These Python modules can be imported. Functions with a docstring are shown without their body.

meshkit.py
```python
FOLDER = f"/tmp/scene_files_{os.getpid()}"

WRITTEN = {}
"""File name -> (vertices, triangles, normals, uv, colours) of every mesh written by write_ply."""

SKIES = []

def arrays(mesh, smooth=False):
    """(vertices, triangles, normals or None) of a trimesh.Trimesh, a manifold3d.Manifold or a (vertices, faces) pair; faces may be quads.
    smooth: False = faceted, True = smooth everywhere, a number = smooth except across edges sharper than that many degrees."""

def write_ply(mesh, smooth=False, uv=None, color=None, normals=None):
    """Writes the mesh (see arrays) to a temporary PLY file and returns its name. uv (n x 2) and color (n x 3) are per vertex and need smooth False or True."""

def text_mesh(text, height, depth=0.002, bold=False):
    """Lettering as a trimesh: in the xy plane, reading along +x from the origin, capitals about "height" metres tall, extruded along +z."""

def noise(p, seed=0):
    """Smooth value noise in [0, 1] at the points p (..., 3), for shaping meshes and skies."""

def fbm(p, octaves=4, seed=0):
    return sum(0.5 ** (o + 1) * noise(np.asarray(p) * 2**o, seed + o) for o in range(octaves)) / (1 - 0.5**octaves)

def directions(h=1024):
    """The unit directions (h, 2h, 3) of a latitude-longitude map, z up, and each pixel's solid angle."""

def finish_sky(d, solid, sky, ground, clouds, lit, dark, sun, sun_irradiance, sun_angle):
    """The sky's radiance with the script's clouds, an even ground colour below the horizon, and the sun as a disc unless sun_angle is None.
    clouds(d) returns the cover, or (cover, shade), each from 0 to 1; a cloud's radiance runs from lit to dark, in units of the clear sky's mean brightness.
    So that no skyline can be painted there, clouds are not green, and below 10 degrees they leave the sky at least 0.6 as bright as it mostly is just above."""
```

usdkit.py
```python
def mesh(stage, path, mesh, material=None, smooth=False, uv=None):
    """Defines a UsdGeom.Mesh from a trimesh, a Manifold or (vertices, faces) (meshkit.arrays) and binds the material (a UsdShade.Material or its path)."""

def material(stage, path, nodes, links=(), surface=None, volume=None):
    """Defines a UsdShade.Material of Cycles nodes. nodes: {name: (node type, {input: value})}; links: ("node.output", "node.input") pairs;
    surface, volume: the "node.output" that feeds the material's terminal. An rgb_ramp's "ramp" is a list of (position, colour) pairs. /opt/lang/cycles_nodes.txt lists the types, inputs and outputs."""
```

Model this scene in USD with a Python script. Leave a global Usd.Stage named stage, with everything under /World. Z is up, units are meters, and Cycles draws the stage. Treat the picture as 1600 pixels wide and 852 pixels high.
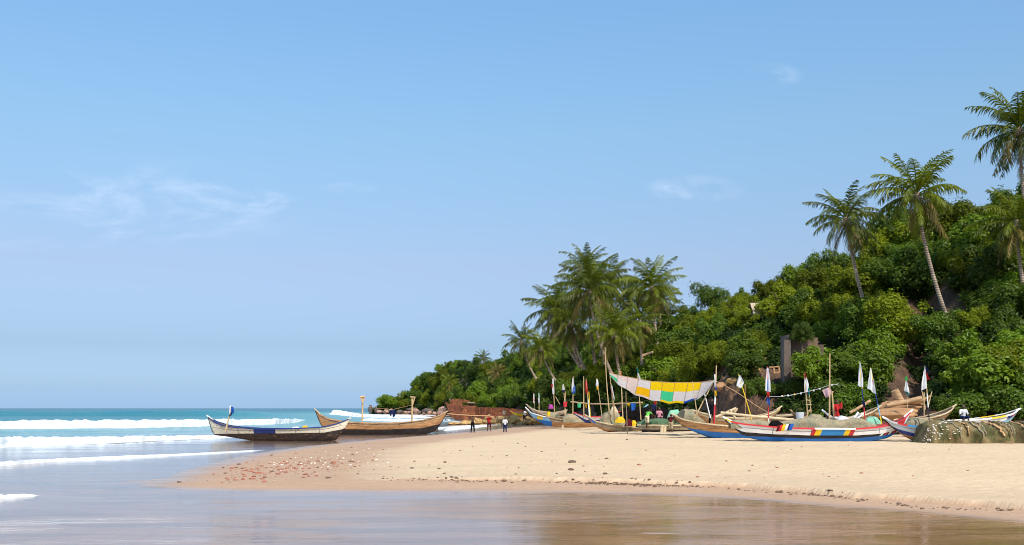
import math, random, numpy as np, trimesh, manifold3d as m3, usdkit, meshkit, shapely
from shapely.geometry import Polygon, LineString
from pxr import Usd, UsdGeom, UsdLux, UsdShade, Gf, Sdf, Vt

stage = Usd.Stage.CreateInMemory()
UsdGeom.SetStageUpAxis(stage, 'Z'); UsdGeom.SetStageMetersPerUnit(stage, 1.0)
UsdGeom.Xform.Define(stage, '/World'); UsdGeom.Scope.Define(stage, '/World/Looks')
rnd = random.Random(7); rng = np.random.default_rng(7)
PI = math.pi

# ------------------------------------------------------------------ camera, sky, sun
HC, F, U0, V0 = 2.45, 1600.0, 800.0, 638.0       # eye height; focal length and optical axis on the 1600 px wide photograph
cam = UsdGeom.Camera.Define(stage, '/World/camera')
cam.AddTranslateOp().Set((0, 0, HC)); cam.AddRotateXOp().Set(90)
cam.CreateHorizontalApertureAttr(36.0); cam.CreateFocalLengthAttr(36.0 * F / 1600)
cam.CreateVerticalApertureOffsetAttr(36.0 * (V0 - 426) / 1600)
cam.CreateClippingRangeAttr((0.1, 60000.0))
cam.CreateExposureAttr(0.2)
SUN = np.array([0.26, -0.60, 0.78]); SUN /= np.linalg.norm(SUN)
ELEV, ROT = math.asin(SUN[2]), math.atan2(SUN[0], SUN[1])
dome = UsdLux.DomeLight.Define(stage, '/World/sky')
mm = usdkit.material
# clouds: soft streaks of noise in the band of sky above the sea
CL = [(-0.36, 0.200, 0.20, 0.050, 0.55), (-0.28, 0.203, 0.10, 0.028, 1.0), (0.178, 0.213, 0.055, 0.018, 0.9), (0.245, 0.325, 0.045, 0.015, 0.6), (-0.16, 0.215, 0.035, 0.007, 0.4), (-0.46, 0.17, 0.16, 0.02, 0.3), (-0.41, 0.275, 0.06, 0.008, 0.18)]
skn = {'sky': ('sky_texture', {'sky_type': 'single_scattering', 'sun_disc': False, 'sun_elevation': ELEV, 'sun_rotation': ROT, 'altitude': 0.0, 'air_density': 1.0, 'aerosol_density': 1.0, 'ozone_density': 1.0}),
       'tc': ('texture_coordinate', {}), 'sep': ('separate_xyz', {}), 'dx': ('math', {'math_type': 'divide'}), 'dz': ('math', {'math_type': 'divide'}),
       'ym': ('math', {'math_type': 'maximum', 'value2': 0.05}),
       'cv': ('combine_xyz', {'z': 0.0}), 'mp': ('mapping', {'scale': (8.0, 24.0, 1.0)}),
       'nz': ('noise_texture', {'scale': 1.0, 'detail': 6.0, 'roughness': 0.62, 'distortion': 0.4}),
       'nr': ('map_range', {'range_type': 'smoothstep', 'from_min': 0.42, 'from_max': 0.72, 'clamp': True}),
       'tint': ('rgb_ramp', {'ramp': [(0.0, (0.62, 0.93, 1.6)), (0.01, (0.50, 0.765, 1.38)), (0.02, (0.46, 0.66, 1.14)), (0.059, (0.43, 0.535, 0.785)), (0.136, (0.68, 0.68, 0.775)), (0.259, (0.84, 0.99, 1.0)), (0.305, (0.865, 1.06, 1.10)), (0.37, (0.90, 1.15, 1.22)), (1.0, (0.90, 1.15, 1.22))]}),
       'mul': ('mix_color', {'blend_type': 'multiply', 'fac': 1.0, 'use_clamp': False}),
       'cm': ('mix_color', {'blend_type': 'mix', 'b': (5.9, 6.5, 7.4), 'use_clamp': False}),
       'gain': ('math', {'math_type': 'multiply', 'value2': 0.55}),
       'bg': ('background_shader', {'strength': 0.15})}
skl = [('tc.generated', 'sep.vector'), ('sep.y', 'ym.value1'), ('sep.x', 'dx.value1'), ('ym.value', 'dx.value2'), ('sep.z', 'dz.value1'), ('ym.value', 'dz.value2'),
       ('dx.value', 'cv.x'), ('dz.value', 'cv.y'), ('cv.vector', 'mp.vector'), ('mp.vector', 'nz.vector'), ('nz.fac', 'nr.value'),
       ('sep.z', 'tint.fac'), ('sky.color', 'mul.a'), ('tint.color', 'mul.b'), ('mul.result', 'cm.a')]
prev = None
for i, (cx, cz, rx, rz, a) in enumerate(CL):
    skn[f'a{i}'] = ('math', {'math_type': 'multiply_add', 'value2': 1 / rx, 'value3': -cx / rx}); skn[f'b{i}'] = ('math', {'math_type': 'multiply_add', 'value2': 1 / rz, 'value3': -cz / rz})
    skn[f'aa{i}'] = ('math', {'math_type': 'power', 'value2': 2.0}); skn[f'bb{i}'] = ('math', {'math_type': 'power', 'value2': 2.0}); skn[f's{i}'] = ('math', {'math_type': 'add'})
    skn[f'm{i}'] = ('map_range', {'range_type': 'smoothstep', 'from_min': 1.0, 'from_max': 0.0, 'to_min': 0.0, 'to_max': a, 'clamp': True})
    skl += [('dx.value', f'a{i}.value1'), ('dz.value', f'b{i}.value1'), (f'a{i}.value', f'aa{i}.value1'), (f'b{i}.value', f'bb{i}.value1'), (f'aa{i}.value', f's{i}.value1'), (f'bb{i}.value', f's{i}.value2'), (f's{i}.value', f'm{i}.value')]
    if prev:
        skn[f'x{i}'] = ('math', {'math_type': 'maximum'}); skl += [(prev, f'x{i}.value1'), (f'm{i}.result', f'x{i}.value2')]; prev = f'x{i}.value'
    else: prev = f'm{i}.result'
skn['cf'] = ('math', {'math_type': 'multiply'})
skl += [(prev, 'cf.value1'), ('nr.result', 'cf.value2'), ('cf.value', 'gain.value1'), ('gain.value', 'cm.fac'), ('cm.result', 'bg.color')]
UsdShade.MaterialBindingAPI.Apply(dome.GetPrim()).Bind(mm(stage, '/World/Looks/sky', skn, skl, surface='bg.background'))
sun = UsdLux.DistantLight.Define(stage, '/World/sun')
sun.CreateNormalizeAttr(True); sun.CreateIntensityAttr(1.25); sun.CreateAngleAttr(0.53); sun.CreateColorAttr((1.0, 0.94, 0.84))
zax = Gf.Vec3d(*SUN.tolist()); q = Gf.Rotation(Gf.Vec3d(0, 0, 1), zax)
sun.AddTransformOp().Set(Gf.Matrix4d().SetRotate(q))

# ------------------------------------------------------------------ helpers
_names = {}
def numbered(parent, name):
    k = (parent, name); n = _names.get(k, 0); _names[k] = n + 1
    return f'{parent}/{name}' if n == 0 else f'{parent}/{name}_{n:03d}'
LOC = {}
def tag(p, label=None, cat=None, group=None, kind=None):
    for k, v in (('label', label), ('category', cat), ('group', group), ('kind', kind)):
        if v: p.SetCustomDataByKey(k, v)
    return p
def thing(name, label, cat, loc=(0, 0, 0), group=None, kind=None):
    x = UsdGeom.Xform.Define(stage, numbered('/World', name)); loc = tuple(float(c) for c in loc); x.AddTranslateOp().Set(loc)
    LOC[str(x.GetPath())] = np.array(loc)
    return tag(x.GetPrim(), label, cat, group, kind)
def concat(ms):
    vs, fs, n = [], [], 0
    for m in ms:
        v, f, _ = meshkit.arrays(m); vs.append(v); fs.append(f + n); n += len(v)
    return np.vstack(vs), np.vstack(fs)
def part(name, mesh, mat, parent=None, smooth=False, label=None, prim=None):
    """a mesh given in world coordinates, as a child of a thing (or top-level)"""
    par = '/World' if parent is None else str(parent.GetPath())
    off = np.zeros(3)
    for k in LOC:
        if par == k or par.startswith(k + '/'): off = LOC[k]
    if isinstance(mesh, list): mesh = concat(mesh)
    v, f, n = meshkit.arrays(mesh, smooth)
    path = numbered(par, name)
    g = usdkit.mesh(stage, path, (v - off, f), M(mat) if isinstance(mat, str) else mat)
    if n is not None:
        g.CreateNormalsAttr(Vt.Vec3fArray.FromNumpy(n.astype(np.float32))); g.SetNormalsInterpolation('vertex')
    if label: g.GetPrim().SetCustomDataByKey('label', label)
    return g.GetPrim()
def primvar(prim, name, val):
    UsdGeom.PrimvarsAPI(prim).CreatePrimvar(name, Sdf.ValueTypeNames.FloatArray, 'vertex').Set(Vt.FloatArray.FromNumpy(np.asarray(val, np.float32)))
def px(u, v, Y): return np.array([(u - U0) / F * Y, Y, HC - (v - V0) / F * Y])
def gp(u, v, z=0.0):
    Y = (HC - z) * F / (v - V0); return px(u, v, Y)
def box(c, s, rz=0, ry=0):
    m = trimesh.creation.box(s)
    if ry: m.apply_transform(trimesh.transformations.rotation_matrix(ry, [0, 1, 0]))
    if rz: m.apply_transform(trimesh.transformations.rotation_matrix(rz, [0, 0, 1]))
    m.apply_translation(c); return m
def tube(pts, r, n=8, cap=True):
    pts = np.asarray(pts, float); N = len(pts); r = np.broadcast_to(np.asarray(r, float), (N,))
    t = np.gradient(pts, axis=0); t /= np.linalg.norm(t, axis=1, keepdims=True) + 1e-12
    up = np.where(np.abs(t[:, 2:3]) > 0.9, [[1.0, 0, 0]], [[0, 0, 1.0]])
    a = np.cross(t, up); a /= np.linalg.norm(a, axis=1, keepdims=True); b = np.cross(t, a)
    ang = np.linspace(0, 2 * PI, n, endpoint=False)
    V = (pts[:, None] + r[:, None, None] * (a[:, None] * np.cos(ang)[None, :, None] + b[:, None] * np.sin(ang)[None, :, None])).reshape(-1, 3)
    i, j = np.meshgrid(np.arange(N - 1), np.arange(n), indexing='ij'); j2 = (j + 1) % n
    Q = np.stack([i * n + j, i * n + j2, (i + 1) * n + j2, (i + 1) * n + j], -1).reshape(-1, 4)
    Fc = np.vstack([Q[:, [0, 2, 1]], Q[:, [0, 3, 2]]])
    if cap:
        k = len(V); V = np.vstack([V, pts[0], pts[-1]]); jj = np.arange(n); j2 = (jj + 1) % n
        Fc = np.vstack([Fc, np.stack([np.full(n, k), jj, j2], 1), np.stack([np.full(n, k + 1), (N - 1) * n + j2, (N - 1) * n + jj], 1)])
    return V, Fc
def bez(p0, p1, p2, n=12):
    t = np.linspace(0, 1, n)[:, None]; return (1 - t) ** 2 * np.asarray(p0) + 2 * t * (1 - t) * np.asarray(p1) + t * t * np.asarray(p2)
def grid(P):
    """P: (n, m, 3) -> vertices, triangles"""
    n, m = P.shape[:2]; i, j = np.meshgrid(np.arange(n - 1), np.arange(m - 1), indexing='ij')
    a = i * m + j; Q = np.stack([a, a + 1, a + m + 1, a + m], -1).reshape(-1, 4)
    return P.reshape(-1, 3), np.vstack([Q[:, [0, 1, 2]], Q[:, [0, 2, 3]]])
def fbm(p, oct=4, seed=0):
    p = np.asarray(p, float); o, a, s = 0, 0.5, 0
    for k in range(oct): o = o + a * meshkit.noise(p * 2 ** k + 17.3 * k, seed + k); s += a; a *= 0.5
    return o / s
def sstep(a, b, x):
    t = np.clip((np.asarray(x, float) - a) / (b - a), 0, 1); return t * t * (3 - 2 * t)
def ball(c, r, sub=2, lump=0.0, seed=0, sq=(1, 1, 1)):
    m = trimesh.creation.icosphere(sub); v = m.vertices.copy()
    if lump: v *= (1 + lump * (fbm(v * 1.6 + seed * 7.1, 3, seed) - 0.5) * 2)[:, None]
    return v * np.asarray(r) * np.asarray(sq) + np.asarray(c), m.faces

# ------------------------------------------------------------------ materials
LOOK = {}
def M(n): return LOOK[n]
def flat(name, col, rough=0.7, var=0.25, scale=3.0, spec=0.3, wear=None, wearcol=(0.25, 0.18, 0.11), bump=0.0, bscale=30.0, stretch=(1, 1, 1), coords='position'):
    n = {'g': ('geometry', {}), 'mp': ('mapping', {'scale': stretch}), 'nz': ('noise_texture', {'scale': scale, 'detail': 5.0, 'roughness': 0.6}),
         'v': ('map_range', {'from_min': 0.3, 'from_max': 0.7, 'to_min': 1 - var, 'to_max': 1 + var, 'clamp': True}),
         'c': ('mix_color', {'blend_type': 'multiply', 'fac': 1.0, 'a': col, 'use_clamp': False}), 'p': ('principled_bsdf', {'roughness': rough, 'specular_ior_level': spec})}
    l = [('g.position', 'mp.vector'), ('mp.vector', 'nz.vector'), ('nz.fac', 'v.value'), ('v.result', 'c.b')]
    out = 'c.result'
    if wear:
        n |= {'wn': ('noise_texture', {'scale': 4.5, 'detail': 7.0, 'roughness': 0.7}), 'wr': ('map_range', {'range_type': 'smoothstep', 'from_min': wear, 'from_max': wear + 0.06, 'clamp': True}),
              'wm': ('mix_color', {'blend_type': 'mix', 'b': wearcol})}
        l += [('mp.vector', 'wn.vector'), ('wn.fac', 'wr.value'), ('wr.result', 'wm.fac'), (out, 'wm.a')]; out = 'wm.result'
    l.append((out, 'p.base_color'))
    if bump:
        n |= {'bn': ('noise_texture', {'scale': bscale, 'detail': 4.0}), 'b': ('bump', {'strength': bump, 'distance': 0.05})}
        l += [('mp.vector', 'bn.vector'), ('bn.fac', 'b.height'), ('b.normal', 'p.normal')]
    LOOK[name] = mm(stage, '/World/Looks/' + name, n, l, surface='p.BSDF')
wood_s = (0.6, 0.6, 5)
flat('wood_tan', (0.40, 0.25, 0.13), 0.75, 0.45, 2.0, wear=0.55, wearcol=(0.14, 0.085, 0.05), stretch=wood_s, bump=0.3)
flat('wood_orange', (0.40, 0.21, 0.09), 0.75, 0.5, 2.0, wear=0.57, wearcol=(0.13, 0.07, 0.045), stretch=wood_s, bump=0.3)
flat('wood_grey', (0.34, 0.27, 0.18), 0.85, 0.4, 2.5, wear=0.58, wearcol=(0.13, 0.10, 0.07), stretch=wood_s, bump=0.4)
flat('wood_pale', (0.52, 0.40, 0.25), 0.8, 0.3, 3.0, stretch=wood_s, bump=0.3)
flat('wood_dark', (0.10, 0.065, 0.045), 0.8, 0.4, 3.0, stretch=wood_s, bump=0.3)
flat('bamboo', (0.48, 0.33, 0.17), 0.6, 0.3, 4.0, stretch=(1, 1, 3))
flat('hull_black', (0.022, 0.018, 0.018), 0.6, 0.5, 2.0, wear=0.63, wearcol=(0.16, 0.10, 0.06), stretch=(1, 1, 3))
flat('hull_umber', (0.035, 0.025, 0.02), 0.6, 0.5, 2.0, wear=0.57, wearcol=(0.20, 0.10, 0.05), stretch=(0.8, 1, 2))
flat('paint_cream', (0.66, 0.60, 0.46), 0.6, 0.15, 2.0, wear=0.57, wearcol=(0.20, 0.14, 0.08), stretch=(1, 1, 2.5))
flat('paint_white', (0.80, 0.79, 0.77), 0.5, 0.08, 2.0, wear=0.70, wearcol=(0.45, 0.40, 0.33))
flat('paint_grey', (0.52, 0.55, 0.57), 0.55, 0.12, 2.0, wear=0.68, wearcol=(0.3, 0.25, 0.2))
flat('paint_red', (0.52, 0.03, 0.04), 0.5, 0.2, 2.0, wear=0.68, wearcol=(0.25, 0.1, 0.08))
flat('paint_blue', (0.02, 0.14, 0.42), 0.5, 0.25, 2.0, wear=0.70, wearcol=(0.10, 0.22, 0.40), stretch=(0.5, 1, 2))
flat('paint_navy', (0.015, 0.035, 0.16), 0.5, 0.25, 2.0, wear=0.70, wearcol=(0.15, 0.15, 0.2))
flat('paint_sky', (0.22, 0.45, 0.62), 0.5, 0.2, 2.0, wear=0.66, wearcol=(0.5, 0.55, 0.55))
flat('paint_azure', (0.03, 0.22, 0.52), 0.5, 0.1, 2.0)
flat('paint_yellow', (0.78, 0.52, 0.02), 0.5, 0.15, 2.0)
flat('paint_green', (0.05, 0.35, 0.16), 0.5, 0.15, 2.0)
flat('rope_tan', (0.55, 0.32, 0.16), 0.8, 0.2, 8.0)
flat('rust', (0.13, 0.040, 0.018), 0.85, 0.6, 0.7, wear=0.53, wearcol=(0.03, 0.013, 0.01), bump=0.6, bscale=4.0)
flat('rust_light', (0.21, 0.07, 0.028), 0.85, 0.6, 0.9, wear=0.54, wearcol=(0.05, 0.02, 0.012), bump=0.6, bscale=4.0)
flat('rock_gold', (0.37, 0.23, 0.09), 0.9, 0.5, 0.9, wear=0.62, wearcol=(0.17, 0.10, 0.05), bump=0.8, bscale=2.5)
flat('rock_pink', (0.36, 0.22, 0.16), 0.9, 0.45, 0.4, wear=0.62, wearcol=(0.10, 0.07, 0.06), bump=0.8, bscale=1.5)
flat('rock_dark', (0.11, 0.08, 0.07), 0.9, 0.5, 0.5, bump=0.8, bscale=1.5)
flat('earth', (0.095, 0.053, 0.031), 0.95, 0.5, 0.8, wear=0.52, wearcol=(0.035, 0.022, 0.016), bump=1.0, bscale=2.5)
flat('earth_path', (0.32, 0.175, 0.085), 0.95, 0.3, 1.0, bump=0.7, bscale=3.0)
flat('concrete', (0.10, 0.075, 0.06), 0.9, 0.3, 0.8, wear=0.62, wearcol=(0.14, 0.11, 0.09), bump=0.4, bscale=6.0)
flat('wall_brown', (0.15, 0.095, 0.065), 0.9, 0.35, 0.9, wear=0.60, wearcol=(0.10, 0.07, 0.05), bump=0.5, bscale=4.0)
flat('plaster', (0.36, 0.30, 0.23), 0.9, 0.2, 0.8, wear=0.66, wearcol=(0.3, 0.25, 0.2))
flat('sheet_roof', (0.40, 0.31, 0.21), 0.7, 0.2, 0.8, wear=0.64, wearcol=(0.3, 0.2, 0.12))
flat('shell_white', (0.72, 0.66, 0.58), 0.6, 0.2, 8.0)
flat('pebble_red', (0.30, 0.11, 0.07), 0.7, 0.4, 6.0)
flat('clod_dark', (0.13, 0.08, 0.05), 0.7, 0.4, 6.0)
flat('skin', (0.07, 0.035, 0.022), 0.5, 0.1, 6.0)
flat('hair', (0.01, 0.008, 0.007), 0.8, 0.2, 20.0)
flat('dark_stuff', (0.008, 0.007, 0.007), 0.9, 0.4, 5.0, spec=0.0)  # near black without gloss; on the awning heap it is painted shadow
for nm, c in dict(white=(0.78, 0.78, 0.79), red=(0.55, 0.04, 0.04), navy=(0.02, 0.03, 0.10), blue=(0.03, 0.12, 0.45), pink=(0.68, 0.30, 0.36), mauve=(0.55, 0.36, 0.42), green=(0.10, 0.50, 0.12), lime=(0.18, 0.55, 0.10), maroon=(0.10, 0.015, 0.02), black=(0.015, 0.015, 0.018),
                  orange=(0.70, 0.22, 0.05), yellow=(0.78, 0.50, 0.03), khaki=(0.45, 0.36, 0.22), magenta=(0.45, 0.08, 0.32), mint=(0.30, 0.62, 0.45), teal=(0.03, 0.30, 0.30), grey=(0.35, 0.35, 0.36), cream=(0.75, 0.62, 0.42)).items():
    n = {'g': ('geometry', {}), 'nz': ('noise_texture', {'scale': 5.0, 'detail': 4.0}), 'v': ('map_range', {'from_min': 0.3, 'from_max': 0.7, 'to_min': 0.82, 'to_max': 1.1, 'clamp': True}),
         'c': ('mix_color', {'blend_type': 'multiply', 'fac': 1.0, 'a': c, 'use_clamp': False}), 'd': ('diffuse_bsdf', {}), 't': ('translucent_bsdf', {}), 'm': ('mix_closure', {'fac': 0.3})}
    LOOK['cloth_' + nm] = mm(stage, '/World/Looks/cloth_' + nm, n, [('g.position', 'nz.vector'), ('nz.fac', 'v.value'), ('v.result', 'c.b'), ('c.result', 'd.color'), ('c.result', 't.color'), ('d.BSDF', 'm.closure1'), ('t.BSDF', 'm.closure2')], surface='m.closure')
for nm, c in dict(white=(0.62, 0.57, 0.56), blush=(0.66, 0.52, 0.46), yellow=(0.78, 0.52, 0.01), orange=(0.80, 0.42, 0.01), green=(0.06, 0.52, 0.24), blue=(0.02, 0.08, 0.40)).items():
    n = {'g': ('geometry', {}), 'mp': ('mapping', {'scale': (1, 1, 6)}), 'nz': ('noise_texture', {'scale': 2.0, 'detail': 4.0}), 'v': ('map_range', {'from_min': 0.3, 'from_max': 0.7, 'to_min': 0.85, 'to_max': 1.1, 'clamp': True}),
         'c': ('mix_color', {'blend_type': 'multiply', 'fac': 1.0, 'a': c, 'use_clamp': False}), 'd': ('diffuse_bsdf', {}), 't': ('translucent_bsdf', {}), 'm': ('mix_closure', {'fac': 0.62})}
    LOOK['sail_' + nm] = mm(stage, '/World/Looks/sail_' + nm, n, [('g.position', 'mp.vector'), ('mp.vector', 'nz.vector'), ('nz.fac', 'v.value'), ('v.result', 'c.b'), ('c.result', 'd.color'), ('c.result', 't.color'), ('d.BSDF', 'm.closure1'), ('t.BSDF', 'm.closure2')], surface='m.closure')
def net_mat(name, c1, c2, c3):
    n = {'g': ('geometry', {}), 'mp': ('mapping', {'scale': (1.2, 1.2, 0.6)}), 'nz': ('noise_texture', {'scale': 0.9, 'detail': 6.0, 'roughness': 0.65, 'distortion': 0.6}),
         'r': ('rgb_ramp', {'ramp': [(0.30, c1), (0.45, c2), (0.55, c1), (0.66, c3), (0.8, c2)]}), 'fn': ('noise_texture', {'scale': 22.0, 'detail': 4.0, 'roughness': 0.7}),
         'v': ('map_range', {'from_min': 0.35, 'from_max': 0.65, 'to_min': 0.55, 'to_max': 1.25, 'clamp': True}), 'c': ('mix_color', {'blend_type': 'multiply', 'fac': 1.0, 'use_clamp': False}),
         'b': ('bump', {'strength': 0.9, 'distance': 0.08}), 'p': ('principled_bsdf', {'roughness': 0.85, 'specular_ior_level': 0.2})}
    LOOK[name] = mm(stage, '/World/Looks/' + name, n, [('g.position', 'mp.vector'), ('mp.vector', 'nz.vector'), ('nz.fac', 'r.fac'), ('g.position', 'fn.vector'), ('fn.fac', 'v.value'), ('r.color', 'c.a'), ('v.result', 'c.b'), ('c.result', 'p.base_color'), ('fn.fac', 'b.height'), ('b.normal', 'p.normal')], surface='p.BSDF')
net_mat('net_mixed', (0.10, 0.105, 0.04), (0.27, 0.19, 0.09), (0.11, 0.065, 0.035))
net_mat('net_pale', (0.29, 0.26, 0.17), (0.38, 0.30, 0.19), (0.22, 0.22, 0.14))
net_mat('net_green', (0.06, 0.13, 0.06), (0.10, 0.17, 0.09), (0.16, 0.16, 0.09))
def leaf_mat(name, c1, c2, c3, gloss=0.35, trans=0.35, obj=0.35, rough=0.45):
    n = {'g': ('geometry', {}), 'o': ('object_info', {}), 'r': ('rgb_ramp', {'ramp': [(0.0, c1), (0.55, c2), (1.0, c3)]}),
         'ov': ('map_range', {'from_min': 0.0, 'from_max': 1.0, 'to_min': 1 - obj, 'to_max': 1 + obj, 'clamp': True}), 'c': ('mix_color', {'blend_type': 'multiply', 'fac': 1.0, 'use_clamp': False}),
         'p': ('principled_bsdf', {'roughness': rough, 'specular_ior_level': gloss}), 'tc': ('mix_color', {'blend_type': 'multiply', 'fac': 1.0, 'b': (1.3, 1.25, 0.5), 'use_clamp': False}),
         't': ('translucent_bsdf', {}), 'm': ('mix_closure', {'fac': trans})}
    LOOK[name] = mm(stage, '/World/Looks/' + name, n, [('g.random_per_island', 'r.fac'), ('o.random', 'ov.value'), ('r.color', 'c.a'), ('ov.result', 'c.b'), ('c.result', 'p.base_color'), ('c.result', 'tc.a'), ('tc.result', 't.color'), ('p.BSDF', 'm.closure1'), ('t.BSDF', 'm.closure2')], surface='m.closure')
leaf_mat('leaf_bright', (0.13, 0.20, 0.010), (0.28, 0.36, 0.018), (0.48, 0.52, 0.06), gloss=0.35)
leaf_mat('leaf_olive', (0.15, 0.18, 0.008), (0.27, 0.29, 0.012), (0.43, 0.42, 0.03), gloss=0.2)
leaf_mat('leaf_deep', (0.08, 0.13, 0.010), (0.19, 0.26, 0.016), (0.40, 0.45, 0.05), gloss=0.3)
leaf_mat('palm_green', (0.09, 0.11, 0.008), (0.22, 0.21, 0.014), (0.50, 0.41, 0.045), gloss=0.25, trans=0.3)
leaf_mat('palm_young', (0.12, 0.145, 0.008), (0.28, 0.27, 0.014), (0.54, 0.46, 0.045), gloss=0.25, trans=0.3)
leaf_mat('palm_dry', (0.20, 0.15, 0.04), (0.30, 0.21, 0.065), (0.38, 0.26, 0.08), gloss=0.2, trans=0.3)
leaf_mat('leaf_under_shaded', (0.03, 0.055, 0.010), (0.055, 0.085, 0.014), (0.09, 0.12, 0.022), gloss=0.15)  # darker than the crown leaves: shade of the gaps put into the colour
flat('bark', (0.16, 0.11, 0.075), 0.9, 0.35, 3.0, bump=0.5, bscale=10)
def palm_bark():
    n = {'g': ('geometry', {}), 'w': ('wave_texture', {'bands_direction': 'z', 'scale': 1.6, 'distortion': 1.5, 'detail': 2.0}), 'r': ('rgb_ramp', {'ramp': [(0.0, (0.15, 0.10, 0.07)), (0.4, (0.34, 0.25, 0.18)), (1.0, (0.40, 0.30, 0.22))]}),
         'nz': ('noise_texture', {'scale': 1.2, 'detail': 5.0}), 'v': ('map_range', {'from_min': 0.3, 'from_max': 0.7, 'to_min': 0.6, 'to_max': 1.2, 'clamp': True}), 'c': ('mix_color', {'blend_type': 'multiply', 'fac': 1.0, 'use_clamp': False}),
         'b': ('bump', {'strength': 0.5, 'distance': 0.04}), 'p': ('principled_bsdf', {'roughness': 0.85, 'specular_ior_level': 0.2})}
    LOOK['palm_bark'] = mm(stage, '/World/Looks/palm_bark', n, [('g.position', 'w.vector'), ('w.fac', 'r.fac'), ('g.position', 'nz.vector'), ('nz.fac', 'v.value'), ('r.color', 'c.a'), ('v.result', 'c.b'), ('c.result', 'p.base_color'), ('w.fac', 'b.height'), ('b.normal', 'p.normal')], surface='p.BSDF')
palm_bark()
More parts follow.
